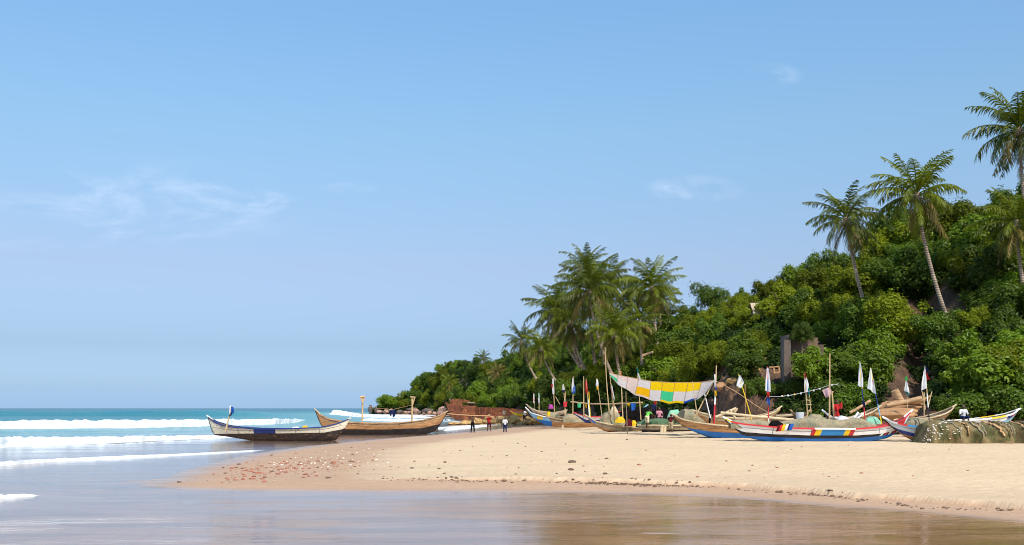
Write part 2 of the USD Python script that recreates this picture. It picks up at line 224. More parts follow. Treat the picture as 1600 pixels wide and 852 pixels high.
# sand: dry, damp and wet by the mesh's own wetness
LOOK['sand'] = mm(stage, '/World/Looks/sand', {
    'g': ('geometry', {}), 'a': ('attribute', {'attribute': 'wet'}),
    'mp': ('mapping', {'scale': (0.35, 1.0, 1.0)}), 'n1': ('noise_texture', {'scale': 0.5, 'detail': 6.0, 'roughness': 0.6}), 'n2': ('noise_texture', {'scale': 6.0, 'detail': 5.0, 'roughness': 0.7}),
    'w1': ('math', {'math_type': 'multiply_add', 'value2': 0.35, 'value3': -0.175}), 'w': ('math', {'math_type': 'add', 'use_clamp': True}),
    'r': ('rgb_ramp', {'ramp': [(0.0, (0.56, 0.42, 0.275)), (0.35, (0.47, 0.34, 0.23)), (0.62, (0.415, 0.27, 0.175)), (1.0, (0.40, 0.25, 0.155))]}),
    'v': ('map_range', {'from_min': 0.3, 'from_max': 0.7, 'to_min': 0.86, 'to_max': 1.08, 'clamp': True}), 'c': ('mix_color', {'blend_type': 'multiply', 'fac': 1.0, 'use_clamp': False}),
    'mp2': ('mapping', {'scale': (0.22, 1.5, 1.0)}), 'n4': ('noise_texture', {'scale': 1.0, 'detail': 5.0, 'roughness': 0.6, 'distortion': 0.6}), 'si': ('map_range', {'range_type': 'smoothstep', 'from_min': 0.44, 'from_max': 0.62, 'clamp': True}), 'sw': ('map_range', {'from_min': 0.90, 'from_max': 1.0, 'clamp': True}), 'sf': ('math', {'math_type': 'multiply'}), 'sm': ('mix_color', {'blend_type': 'mix', 'b': (0.25, 0.155, 0.09)}),
    'v2': ('map_range', {'from_min': 0.3, 'from_max': 0.7, 'to_min': 0.90, 'to_max': 1.05, 'clamp': True}), 'c2': ('mix_color', {'blend_type': 'multiply', 'fac': 1.0, 'use_clamp': False}),
    'ro': ('map_range', {'from_min': 0.62, 'from_max': 0.98, 'to_min': 0.95, 'to_max': 0.22, 'clamp': True}), 'sp': ('map_range', {'from_min': 0.62, 'from_max': 0.95, 'to_min': 0.1, 'to_max': 0.5, 'clamp': True}),
    'n3': ('noise_texture', {'scale': 2.2, 'detail': 6.0, 'roughness': 0.65}), 'bs': ('map_range', {'from_min': 0.0, 'from_max': 0.8, 'to_min': 0.8, 'to_max': 0.10, 'clamp': True}),
    'b': ('bump', {'distance': 0.10}), 'p': ('principled_bsdf', {})},
    [('g.position', 'mp.vector'), ('mp.vector', 'n1.vector'), ('g.position', 'n2.vector'), ('n1.fac', 'w1.value1'), ('w1.value', 'w.value1'), ('a.fac', 'w.value2'), ('w.value', 'r.fac'),
     ('n2.fac', 'v.value'), ('g.position', 'mp2.vector'), ('mp2.vector', 'n4.vector'), ('n4.fac', 'si.value'), ('a.fac', 'sw.value'), ('si.result', 'sf.value1'), ('sw.result', 'sf.value2'), ('sf.value', 'sm.fac'), ('r.color', 'sm.a'), ('sm.result', 'c.a'), ('v.result', 'c.b'), ('n1.fac', 'v2.value'), ('c.result', 'c2.a'), ('v2.result', 'c2.b'), ('c2.result', 'p.base_color'), ('w.value', 'ro.value'), ('ro.result', 'p.roughness'), ('w.value', 'sp.value'), ('sp.result', 'p.specular_ior_level'),
     ('g.position', 'n3.vector'), ('n3.fac', 'b.height'), ('w.value', 'bs.value'), ('bs.result', 'b.strength'), ('b.normal', 'p.normal')], surface='p.BSDF')
def water_mat(name, maxrefl, wx, wscale, bdist, refl=(0.97, 0.98, 1.0), rough=0.06, shal=1.0, calm=1.0):
    n = {'g': ('geometry', {}), 'a': ('attribute', {'attribute': 'depth'}), 'f': ('attribute', {'attribute': 'foam'}),
         'mp': ('mapping', {'scale': (wx, 1.0, 1.0)}), 'n1': ('noise_texture', {'scale': wscale, 'detail': 5.0, 'roughness': 0.6, 'distortion': 0.3}), 'b': ('bump', {'strength': 1.0, 'distance': bdist}),
         'fr': ('fresnel', {'IOR': 1.33}), 'mx': ('math', {'math_type': 'minimum', 'value2': maxrefl}), 'mr': ('map_range', {'from_min': 0.03, 'from_max': 0.30, 'to_min': 0.92, 'to_max': maxrefl, 'clamp': True}), 'md': ('map_range', {'from_min': 0.02, 'from_max': 0.30, 'to_min': shal, 'to_max': 1.0, 'clamp': True}), 'lo': ('noise_texture', {'scale': 0.28, 'detail': 4.0, 'distortion': 1.2}), 'lr': ('map_range', {'range_type': 'smoothstep', 'from_min': 0.40, 'from_max': 0.62, 'to_min': calm, 'to_max': 1.0, 'clamp': True}), 'st': ('math', {'math_type': 'multiply'}),
         'cr': ('rgb_ramp', {'ramp': [(0.0, (0.30, 0.27, 0.20)), (0.12, (0.22, 0.33, 0.32)), (0.35, (0.085, 0.25, 0.27)), (0.6, (0.018, 0.155, 0.18)), (1.0, (0.006, 0.085, 0.12))]}),
         'op': ('map_range', {'from_min': 0.02, 'from_max': 0.16, 'clamp': True}),
         'tr': ('transparent_bsdf', {'color': (0.95, 0.92, 0.86)}), 'd': ('diffuse_bsdf', {}), 'bm': ('mix_closure', {}), 'gl': ('glossy_bsdf', {'roughness': rough, 'color': refl}), 'm': ('mix_closure', {}),
         'fd': ('diffuse_bsdf', {'color': (0.70, 0.73, 0.76)}), 'fm': ('mix_closure', {}),
         'fn': ('noise_texture', {'scale': 1.6, 'detail': 7.0, 'roughness': 0.75}), 'fs': ('math', {'math_type': 'add'}), 'fo': ('map_range', {'range_type': 'smoothstep', 'from_min': 1.0, 'from_max': 1.12, 'clamp': True})}
    l = [('a.fac', 'mr.value'), ('mr.result', 'mx.value2'), ('a.fac', 'md.value'), ('mp.vector', 'lo.vector'), ('lo.fac', 'lr.value'), ('md.result', 'st.value1'), ('lr.result', 'st.value2'), ('st.value', 'b.strength'), ('g.position', 'mp.vector'), ('mp.vector', 'n1.vector'), ('n1.fac', 'b.height'), ('b.normal', 'fr.normal'), ('b.normal', 'gl.normal'), ('fr.fac', 'mx.value1'), ('mx.value', 'm.fac'),
         ('a.fac', 'cr.fac'), ('cr.color', 'd.color'), ('a.fac', 'op.value'), ('op.result', 'bm.fac'), ('tr.BSDF', 'bm.closure1'), ('d.BSDF', 'bm.closure2'), ('bm.closure', 'm.closure1'), ('gl.BSDF', 'm.closure2'),
         ('mp.vector', 'fn.vector'), ('f.fac', 'fs.value1'), ('fn.fac', 'fs.value2'), ('fs.value', 'fo.value'), ('fo.result', 'fm.fac'), ('m.closure', 'fm.closure1'), ('fd.BSDF', 'fm.closure2')]
    LOOK[name] = mm(stage, '/World/Looks/' + name, n, l, surface='fm.closure')
water_mat('sea_water', 0.40, 0.35, 1.1, 0.22, shal=0.10, rough=0.10)
water_mat('pool_water', 0.80, 0.42, 4.2, 0.022, rough=0.03, calm=0.25)
flat('foam', (0.62, 0.65, 0.68), 0.9, 0.28, 1.1, bump=1.0, bscale=3.5, spec=0.1, stretch=(.5, 1, 1))

# ------------------------------------------------------------------ the lie of the land
POOL = np.array([gp(212, 760)[:2], gp(290, 765)[:2], gp(420, 768)[:2], gp(600, 769)[:2], gp(750, 769)[:2], gp(900, 771)[:2], gp(1000, 773)[:2], gp(1100, 776)[:2], gp(1200, 783)[:2], gp(1300, 792)[:2], gp(1444, 803)[:2], gp(1600, 818)[:2], gp(1800, 838)[:2], (30, 14), (80, 8)])
SHORE = np.array([gp(212, 760)[:2], (-12.2, 36), (-13.0, 41), (-13.4, 47), (-14.1, 54), (-13.3, 66), (-10.8, 80), (-6.4, 98), (-2.6, 116), (0.6, 133), (4.5, 152), (9, 172), (10, 200), (5, 230), (-14, 300), (-35, 380), (-60, 440)])
LAND = Polygon(np.vstack([POOL, [(300, 8), (300, 600), (-60, 600)], SHORE[::-1][:-1]])).buffer(0)
shapely.prepare(LAND)
def dist_line(x, y, L):
    d = np.full(np.shape(x), 1e9)
    for (ax, ay), (bx, by) in zip(L[:-1], L[1:]):
        ex, ey = bx - ax, by - ay; t = np.clip(((x - ax) * ex + (y - ay) * ey) / (ex * ex + ey * ey), 0, 1)
        d = np.minimum(d, np.hypot(x - ax - t * ex, y - ay - t * ey))
    return d
def beach(x, y):
    """height and wetness of the sand"""
    x, y = np.asarray(x, float), np.asarray(y, float)
    P = np.stack([x, y, 0 * x], -1)
    dp, ds = dist_line(x, y, POOL), dist_line(x, y, SHORE)
    ins = shapely.contains_xy(LAND, x, y)
    wob = (fbm(P * 0.5, 3, 3) - 0.5) * 1.2; fine = (fbm(P * np.array([3.0, 3.0, 1]), 3, 5) - 0.5)
    fade = sstep(-9, -2, x)                                                   # the cut bank dies out towards the spit's tip
    e = dp + wob * 0.25 + fine * 0.35
    lip = 3.1 - 1.15 * sstep(-2, 10, x) + (fbm(P * np.array([0.9, 0.3, 1]), 2, 8) - 0.5) * 0.5
    cut = sstep(lip - 0.05, lip + 0.03, e)
    zp = 0.048 * np.minimum(dp, lip) + fade * (0.13 * cut) + 0.016 * np.maximum(dp - lip, 0) + 0.02 * (1 - fade) * 0
    zs = np.where(ds < 9, 0.020 * ds, 0.18 + 0.030 * (ds - 9))
    z_in = np.minimum(np.minimum(zp, zs + 0.0), 0.62 + 0.004 * np.maximum(y - 57, 0))
    z_in = z_in + (fbm(P * 0.35, 3, 21) - 0.5) * 0.07 * sstep(2, 6, np.minimum(dp - 2.2, ds * 0.6)) + fine * 0.055 * sstep(3.2, 4.5, dp) * sstep(4, 9, ds)
    film = (fbm(P * np.array([.25, .7, 1]), 4, 33) - .47) * .07 * sstep(9, 2, ds) * sstep(46, 36, y)
    deep = film + np.where(dp < ds, -0.012 - 0.035 * np.minimum(dp, 3), -0.004 - np.where(ds < 12, 0.008 * ds, 0.096 + 0.03 * (ds - 12)))
    pool = -0.055 + (fbm(P * np.array([0.30, 1.0, 1]), 4, 31) - 0.5) * 0.20 * sstep(28, 22, y)
    z_out = np.where((y < 33) & (dp < ds + 4), np.maximum(deep, pool), deep)
    z_out = np.where((y < 33) & (dp < ds + 4), np.minimum(z_out, 0.004 - 0.02 * np.minimum(dp, 1.2) * sstep(20, 30, y)), z_out)
    wet = np.maximum(1 - sstep(lip - .15, lip + .15, e) * (0.35 + 0.65 * fade) - 0.15 * sstep(0.5, 1.4, e), 1 - sstep(4.5, 9.5, ds + wob * 1.5)) * 0.92
    wet = np.maximum(wet, 0.16 * (1 - sstep(3.0, 8, e))); wet = np.minimum(wet, 0.70) + 0.3 * (1 - sstep(0.0, 0.05, z_in))
    return np.where(ins, z_in, z_out), np.where(ins, wet, 1.0)

HT = np.array([  # u, base depth, ridge depth, ground height on the ridge
    (585, 436, 450, 0.6), (600, 434, 452, 1.0), (620, 430, 455, 3.0), (640, 420, 450, 7.0), (665, 405, 445, 12.5), (700, 350, 410, 17.5), (750, 262, 350, 15.5), (800, 212, 285, 14.5), (850, 176, 225, 14.0), (900, 150, 200, 14.5),
    (950, 128, 180, 14.5), (1000, 112, 168, 13.5), (1050, 100, 158, 13.8), (1100, 90, 148, 14.5), (1150, 84, 138, 15.2), (1200, 80, 132, 15.8), (1250, 77, 128, 16.5), (1300, 74.5, 125, 17.5), (1350, 72.5, 122, 18.8), (1400, 71, 120, 20.5), (1450, 69.5, 118, 21.5), (1500, 68, 117, 22.0), (1600, 66, 115, 22.5), (1750, 64, 112, 22.5), (2000, 62, 108, 22)])
def hillz(x, y):
    x, y = np.asarray(x, float), np.asarray(y, float); u = U0 + F * x / np.maximum(y, 1)
    yb, yr, zr = (np.interp(u, HT[:, 0], HT[:, k]) for k in (1, 2, 3))
    s = (y - yb) / (yr - yb); sc = np.clip(s, 0, 1)
    prof = 0.55 * sc ** 0.75 + 0.45 * sstep(0, 1, sc)
    cliff = np.exp(-((u - 1150) / 55) ** 2) * sstep(0, 0.05, s) * (1 - sc) * 2.4
    gully = np.exp(-((u - 1420 - 40 * sc) / 26) ** 2) * np.sin(PI * np.clip(s * 1.15, 0, 1)) * 3.2
    z = np.interp(u, [600, 760, 850, 1100], [0.2, 0.4, 0.6, 0.75]) + zr * prof + cliff - gully - 0.02 * np.maximum(y - yr, 0)
    z = z + (fbm(np.stack([x, y, 0 * x], -1) * 0.22, 4, 41) - 0.5) * 2.2 * sstep(0, 0.12, s) * np.minimum(1, zr / 8)
    rough = np.exp(-((u - 1155) / 62) ** 4) * sstep(0, .03, s) * (1 - sstep(.35, .6, s)); q3 = np.stack([x, y, z * 1.0], -1)
    z = z + rough * ((np.abs(fbm(q3 * np.array([.9, .9, .5]), 4, 43) - .5) * -4.5 + .6) + (fbm(q3 * 2.2, 3, 44) - .5) * .9)
    return np.where(s < 0, -1.5 + np.clip(s * 8, -3, 0) + 1.5 * sstep(-0.05, 0, s), z)
def hill_hit(u, v, default=None):
    """depth at which the sight line through (u, v) meets the hillside"""
    yb, yr = np.interp(u, HT[:, 0], HT[:, 1]), np.interp(u, HT[:, 0], HT[:, 2])
    Y = np.linspace(yb, yr, 90); x = (u - U0) / F * Y; z = HC - (v - V0) / F * Y
    below = np.nonzero(hillz(x, Y) >= z)[0]
    return Y[below[0]] if len(below) else yr
def ground(x, y):
    b = beach(np.array([x]), np.array([y]))[0][0]; return float(max(b, hillz(x, y)))

# beach sheet
rows = np.concatenate([np.linspace(9, 20, 70, endpoint=False), np.linspace(20, 36, 290, endpoint=False), np.geomspace(36, 420, 230)])
cols = np.linspace(-1, 1, 440)
Yg = np.repeat(rows[:, None], len(cols), 1); Xg = cols[None] * (0.60 * Yg + 5)
Zg, Wg = beach(Xg, Yg)
bp = part('beach', grid(np.stack([Xg, Yg, Zg], -1)), 'sand', smooth=True); primvar(bp, 'wet', Wg.ravel()); tag(bp, 'pale dry and damp sand beach', None, None, 'structure')
# hillside
uu = np.unique(np.concatenate([np.linspace(583, 1000, 160), np.linspace(1000, 1650, 330), np.linspace(1650, 2000, 60)])); ss = np.concatenate([np.linspace(-0.03, 0.25, 60, endpoint=False), np.linspace(0.25, 1, 60, endpoint=False), np.linspace(1, 2.2, 20)])
yb, yr = np.interp(uu, HT[:, 0], HT[:, 1])[None], np.interp(uu, HT[:, 0], HT[:, 2])[None]
Yh = yb + ss[:, None] * (yr - yb); Xh = (uu[None] - U0) / F * Yh; Zh = hillz(Xh, Yh)
hp = part('hillside', grid(np.stack([Xh, Yh, Zh], -1)), 'earth', smooth=True); tag(hp, 'steep brown earth hillside under the trees', None, None, 'structure')

# water: one sheet at sea level, the stream pool in front and the sea beyond
rows = np.concatenate([np.linspace(6, 40, 120, endpoint=False), np.linspace(40, 110, 150, endpoint=False), np.linspace(110, 420, 210, endpoint=False), np.geomspace(420, 30000, 90)])
cols = np.linspace(-1, 1, 330)
Yw = np.repeat(rows[:, None], len(cols), 1); Xw = cols[None] * (0.66 * Yw + 8)
bedz, _ = beach(Xw, np.minimum(Yw, 419))
ins = shapely.contains_xy(LAND, Xw, Yw); ds = dist_line(Xw, Yw, SHORE)
depth = np.where(Yw < 33, np.clip(-bedz, 0, 1) * 0.12, np.where(ins, 0, 0.004 + 0.0075 * np.maximum(ds - 1, 0) * sstep(0, 30, ds)))
depth = np.clip(depth, 0, 0.62) + 0.38 * sstep(140, 900, Yw) * (~ins)
Pw = np.stack([Xw, Yw, 0 * Xw], -1)
far = sstep(36, 70, Yw) * sstep(2, 25, ds)
Zw = far * ((fbm(Pw * np.array([0.10, 0.30, 1]), 4, 51) - 0.5) * 0.28) + (1 - far) * (fbm(Pw * np.array([0.5, 1.3, 1]), 3, 52) - 0.5) * 0.008
def ridge(x0, y0, x1, y1, h, front, back, ends=20):
    """a swell whose crest runs from (x0, y0) to (x1, y1): steep towards the shore"""
    yc = y0 + (Xw - x0) * (y1 - y0) / (x1 - x0) + (fbm(Pw * 0.03, 2, 61) - 0.5) * 10
    d = Yw - yc; s = np.where(d < 0, np.exp(-(d / front) ** 2), np.exp(-(d / back) ** 2))
    return h * s * sstep(min(x0, x1) - ends, min(x0, x1) + ends, Xw) * sstep(max(x0, x1) + ends, max(x0, x1) - ends, Xw) * (0.75 + 0.5 * fbm(Pw * 0.04, 2, 62))
Zw += ridge(-400, 345, -75, 330, 1.7, 6, 16, 12) + ridge(-700, 520, -60, 470, 1.1, 8, 25, 25) + ridge(-300, 182, -33, 178, 0.5, 5, 12, 6)
foam = np.zeros_like(Xw)
def wash(pts, wd, amt):
    global foam
    L = np.array([gp(u, v)[:2] for u, v in pts]); foam = np.maximum(foam, amt * (1 - sstep(0.0, wd, dist_line(Xw, Yw, L))))
wash([(-60, 686), (0, 686), (150, 684), (330, 680)], 5.0, 0.46); wash([(-100, 662), (100, 661), (300, 661), (470, 659)], 12.0, 0.50)
wash([(520, 647), (600, 648), (690, 650)], 26, 0.62); wash([(560, 664), (620, 659), (690, 657), (740, 663)], 7, 0.57)
wash([(660, 672), (700, 668), (740, 665), (770, 664)], 7, 0.62); wash([(545, 668), (600, 662)], 4, 0.56)
wash([(-40, 729), (0, 726), (150, 717), (400, 705)], 0.9, 0.47)
wash([(0, 777), (40, 775), (60, 775)], 0.25, 0.5)
V, Fc = grid(np.stack([Xw, Yw, Zw], -1))
cy = V[Fc].mean(1)[:, 1]
edge = 28.9 + 0.09 * np.minimum(0, V[Fc].mean(1)[:, 0] + 12)
for nm, sel, mat, lab in (('stream_pool', cy < np.maximum(edge, 20), 'pool_water', 'shallow rippled stream water in front of the sand bank'), ('sea', cy >= np.maximum(edge, 20), 'sea_water', 'blue green sea running in over the wet sand')):
    f = Fc[sel]; used, inv = np.unique(f, return_inverse=True)
    p = part(nm, (V[used], inv.reshape(-1, 3)), mat, smooth=True); primvar(p, 'depth', depth.ravel()[used]); primvar(p, 'foam', foam.ravel()[used]); tag(p, lab, None, None, 'structure')
# the far sea goes wide to both sides; breakers of foam lie on it
def breaker(name, pts, H, W, label, seed, tail=0.25):
    L = np.array([gp(u, v)[:2] for u, v in pts]); cum = np.r_[0, np.cumsum(np.linalg.norm(np.diff(L, axis=0), axis=1))]
    n = int(min(700, max(120, cum[-1] / (0.12 * max(1, L[:, 1].mean() / 70))))); s = np.linspace(0, cum[-1], n)
    C = np.stack([np.interp(s, cum, L[:, 0]), np.interp(s, cum, L[:, 1])], 1)
    h = np.interp(s / cum[-1], np.linspace(0, 1, len(H)), H)[:, None]; w = np.interp(s / cum[-1], np.linspace(0, 1, len(W)), W)[:, None]
    t = np.linspace(-0.06, 1.15, 64)[None]
    k0 = 70 / L[:, 1].mean(); edge = (fbm(np.stack([s * 0.5, 0 * s, 0 * s], -1) * k0, 2, seed) * .6 + fbm(np.stack([s * 2.6, 0 * s, 0 * s], -1) * k0, 3, seed) * .4 - 0.5)[:, None]
    X = C[:, :1] + 0 * t; Yy = C[:, 1:] + (t + edge * 0.30 * (t < 0.6)) * w
    P = np.stack([X, Yy, 0 * X], -1); k = 70 / L[:, 1].mean()
    prof = sstep(-0.06, 0.10, t) * (1 - sstep(0.12, 0.55, t)) + tail * sstep(0.0, 0.2, t) * (1 - sstep(0.6, 1.15, t))
    lump = fbm(P * np.array([2.4, 2.6, 1]) * k, 4, seed + 3)
    Z = h * prof * (0.72 + 0.55 * lump) - 0.05 * h + (lump - 0.57) * 0.9 * h * sstep(0.25, 0.8, t)
    Z = Z * sstep(0, 0.06, s / cum[-1])[:, None] * sstep(1.0, 0.93, s / cum[-1])[:, None] - 0.03
    p = part(name, grid(np.stack([X, Yy, Z + 0.03], -1)), 'foam', smooth=True)
    return tag(p, label, 'surf', None, 'stuff')
breaker('surf_foam', [(-90, 707), (0, 699), (80, 696), (180, 692), (260, 688), (340, 685), (372, 683)], [.55, .52, .46, .38, .30, .22, .10], [11, 10, 8.5, 7.5, 6.5, 5, 3], 'broad white breaker rolling in nearest the shore left of the dark hulled canoe', 71)
breaker('surf_foam', [(-90, 674), (0, 671), (120, 669.5), (250, 668), (330, 666), (430, 663), (486, 660)], [.85, .82, .8, 0.75, .7, .6, .3], [22, 21, 19, 18, 15, 12, 8], 'long white breaker further out behind the dark hulled canoe', 72)
breaker('surf_foam', [(514, 647), (560, 652), (610, 653), (660, 653.5), (700, 654)], [1.4, 1.3, 1.0, .7, .4], [70, 50, 36, 28, 20], 'white surf piling up before the headland rocks', 73)
breaker('surf_foam', [(-40, 731), (0, 728), (75, 722), (150, 718), (250, 713), (330, 709), (410, 704)], [.14, .13, .11, .08, .06, .05, .03], [1.3, 1.2, 1.0, .8, .7, .6, .5], 'thin curling line of foam where the last ripple runs up', 74)
breaker('surf_foam', [(535, 672), (555, 671.5), (572, 671)], [.35, .45, .2], [5, 6, 4], 'small patch of foam between the two moored canoes', 75)
breaker('surf_foam', [(560, 657.5), (620, 658.5), (680, 658), (705, 657)], [.35, .4, .35, .2], [14, 12, 10, 8], 'thin foam line behind the bare wooden canoe', 76)
breaker('surf_foam', [(692, 673), (715, 671), (745, 668), (765, 666)], [.18, .2, .16, .06], [10, 9, 7, 4], 'white wash spreading on the sand past the rope men', 77)
breaker('surf_foam', [(330, 650), (345, 650), (362, 650)], [.8, 1.0, .6], [30, 34, 20], 'small whitecap on the green swell behind the canoe flag', 78)
breaker('surf_foam', [(-30, 780), (0, 779), (18, 777.5), (38, 776), (58, 775)], [.07, .09, .08, .06, .02], [.35, .32, .3, .26, .2], 'little breaking ripple at the mouth of the stream pool', 79)

# shells, pebbles and shade clods
def scatter(name, mat, label, cat, n, region, size, seed, big=0, z0=0.1):
    r = np.random.default_rng(seed); P = np.array([gp(*region(r), z0) for _ in range(int(n * 1.6) + 20)]); Z = beach(P[:, 0], P[:, 1])[0]; ok = np.nonzero(Z > 0.02)[0][:n]; ms = []
    for k in ok:
        s = size * (0.5 + r.random() ** 3 * 2.0) * (1 + big * (r.random() < 0.06))
        ms.append(ball((P[k, 0], P[k, 1], Z[k] + s * 0.15), s * 0.5, 1, 0.25, int(r.integers(999)), (1.3, 1, 0.6)))
    tag(part(name, ms, mat, smooth=True), label, cat, None, 'stuff')
def reg1(r):
    t = r.random(); u = 330 + 260 * r.beta(2, 2); return u, 748 - 0.10 * (u - 330) - 6 + r.normal() * 9
def reg2(r):
    u = 420 + 190 * r.random(); return u, 728 - 0.08 * (u - 420) + r.normal() * 8
def reg3(r): return 280 + 700 * r.random() ** 1.3, 690 + 62 * r.random()
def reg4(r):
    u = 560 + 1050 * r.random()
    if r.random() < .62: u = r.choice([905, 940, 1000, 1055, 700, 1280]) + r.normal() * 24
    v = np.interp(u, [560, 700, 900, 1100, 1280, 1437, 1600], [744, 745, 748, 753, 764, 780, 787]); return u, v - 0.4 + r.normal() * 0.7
def reg5(r): return 830 + 760 * r.random(), 688 + 50 * r.random()
scatter('pebbles', 'pebble_red', 'reddish pebbles strewn on the wet sand spit', 'pebbles', 340, reg1, 0.052, 1)
scatter('shells', 'shell_white', 'pale shells scattered on the damp sand', 'shells', 150, reg2, 0.036, 2)
scatter('stones', 'clod_dark', 'dark stones scattered across the damp sand', 'stones', 150, reg3, 0.05, 3, 1.2)
scatter('sand_clods', 'clod_dark', 'dark clods standing in for shadow and wet sand along the cut bank', 'clods', 700, reg4, 0.036, 4, 0.6, 0.26)  # dark lumps paint the bank's broken shadow line as well as its wet sand
scatter('beach_litter', 'pebble_red', 'specks of litter and pebbles on the dry sand', 'litter', 90, reg5, 0.038, 5, 1, 0.5)
# ------------------------------------------------------------------ vegetation
UsdGeom.Scope.Define(stage, '/World/Kinds'); 
def crown(R, nleaf, leaf, nlobe, seed, sq=0.8, lobe=0.42, up=0.5):
    """leaves spread over lobes of an uneven crown of radius R around the origin"""
    r = np.random.default_rng(seed); Lc, Lr = [], []
    for k in range(nlobe):
        d = r.normal(size=3); d /= np.linalg.norm(d); d[2] = d[2] * 0.9 + 0.1
        Lc.append(d * R * r.uniform(0.30, 0.95) * np.array([1, 1, sq])); Lr.append(R * lobe * r.uniform(0.5, 1.2))
    Lc, Lr = np.array(Lc), np.array(Lr)
    k = r.choice(nlobe, nleaf * 2, p=Lr ** 2 / (Lr ** 2).sum()); d = r.normal(size=(nleaf * 2, 3)); d /= np.linalg.norm(d, axis=1, keepdims=True); d[:, 2] += 0.25; d /= np.linalg.norm(d, axis=1, keepdims=True)
    P = Lc[k] + d * (Lr[k] * (0.62 + 0.45 * r.random(nleaf * 2) + 0.5 * (r.random(nleaf * 2) < 0.08)))[:, None]
    deep = (np.linalg.norm(P[:, None] - Lc[None], axis=2) / Lr[None]).min(1) < 0.58
    keep = ~deep; P, d = P[keep][:nleaf], d[keep][:nleaf]; n = len(P)
    nrm = d + up * np.array([0, 0, 1]) + r.normal(size=(n, 3)) * 0.36; nrm /= np.linalg.norm(nrm, axis=1, keepdims=True)
    a = np.cross(nrm, r.normal(size=(n, 3))); a /= np.linalg.norm(a, axis=1, keepdims=True); b = np.cross(nrm, a)
    s = (leaf * r.uniform(0.6, 1.35, n))[:, None]
    p0, p1, p2, p3 = P - a * s * 0.5, P + b * s * 0.30 + nrm * s * 0.10, P + a * s * 0.5 - nrm * s * 0.08, P - b * s * 0.30 + nrm * s * 0.10
    V = np.stack([p0, p1, p2, p3], 1).reshape(-1, 3); i = np.arange(n)[:, None] * 4
    return V, np.vstack([i + [0, 1, 2], i + [0, 2, 3]])
def limbs(R, h, seed):
    r = np.random.default_rng(seed); ms = [tube(bez((0, 0, -1.5 * R), (r.normal() * .1 * R, r.normal() * .1 * R, h * 0.5), (0, 0, h + 0.1 * R), 8), np.linspace(0.075, 0.045, 8) * R, 7)]
    for k in range(6):
        a = k * 1.05 + r.normal() * 0.3; e = np.array([math.cos(a) * .62 * R, math.sin(a) * .62 * R, h + R * r.uniform(0.0, .5)])
        ms.append(tube(bez((0, 0, h * r.uniform(.55, .9)), e * [.5, .5, .85], e, 6), np.linspace(0.035, 0.012, 6) * R, 5))
    return ms
KIND = {}
def kind(name, nleaf, leaf, nlobe, seed, mat, h, sq=0.8, lobe=0.42, n=2, up=0.6):
    """n variants of a tree of crown radius 1, crown centre at height h above its foot"""
    for k in range(n):
        path = f'/World/Kinds/{name}_{"abc"[k]}'; stage.CreateClassPrim(path)
        v, f = crown(1.0, nleaf, leaf, nlobe, seed + k, sq, lobe, up); usdkit.mesh(stage, path + '/crown', (v + [0, 0, h], f), M(mat))
        v, f = concat(limbs(1.0, h, seed + k)); usdkit.mesh(stage, path + '/trunk', (v, f), M('bark'), smooth=True)
    KIND[name] = (n, h)
kind('broad', 6000, 0.135, 22, 100, 'leaf_bright', 0.55, 0.80, 0.34)
kind('olive', 9000, 0.085, 44, 110, 'leaf_olive', 0.8, 0.80, 0.25, n=3)
kind('deep', 9000, 0.095, 36, 120, 'leaf_deep', 0.8, 0.85, 0.28, n=3)
kind('green', 8200, 0.105, 32, 130, 'leaf_bright', 0.8, 0.90, 0.28, n=3)
kind('low', 5000, 0.125, 20, 140, 'leaf_deep', 0.45, 0.7, 0.36)
kind('slim', 5200, 0.105, 22, 150, 'leaf_deep', 2.2, 1.15, 0.33, n=1)
_ks = {}
def tree(kd, c, R, label, cat, group=None, name=None, rot=None):
    n, h = KIND[kd]; k = _ks.get(kd, 0); _ks[kd] = k + 1
    nm = name or {'broad': 'leafy_shrub', 'olive': 'olive_green_tree', 'deep': 'dark_green_tree', 'green': 'green_tree', 'low': 'low_bush', 'slim': 'slender_tree'}[kd]
    x = UsdGeom.Xform.Define(stage, numbered('/World', nm)); x.AddTranslateOp().Set((float(c[0]), float(c[1]), float(c[2] - h * R)))
    x.AddRotateZOp().Set(rnd.uniform(0, 360) if rot is None else rot); x.AddScaleOp().Set((R * rnd.uniform(.92, 1.1), R * rnd.uniform(.92, 1.1), R * rnd.uniform(.9, 1.05)))
    p = x.GetPrim(); p.GetReferences().AddInternalReference(f'/World/Kinds/{kd}_{"abc"[k % n]}'); p.SetInstanceable(True)
    return tag(p, label, cat, group)
YH = hill_hit(1193, 512) - 1.2
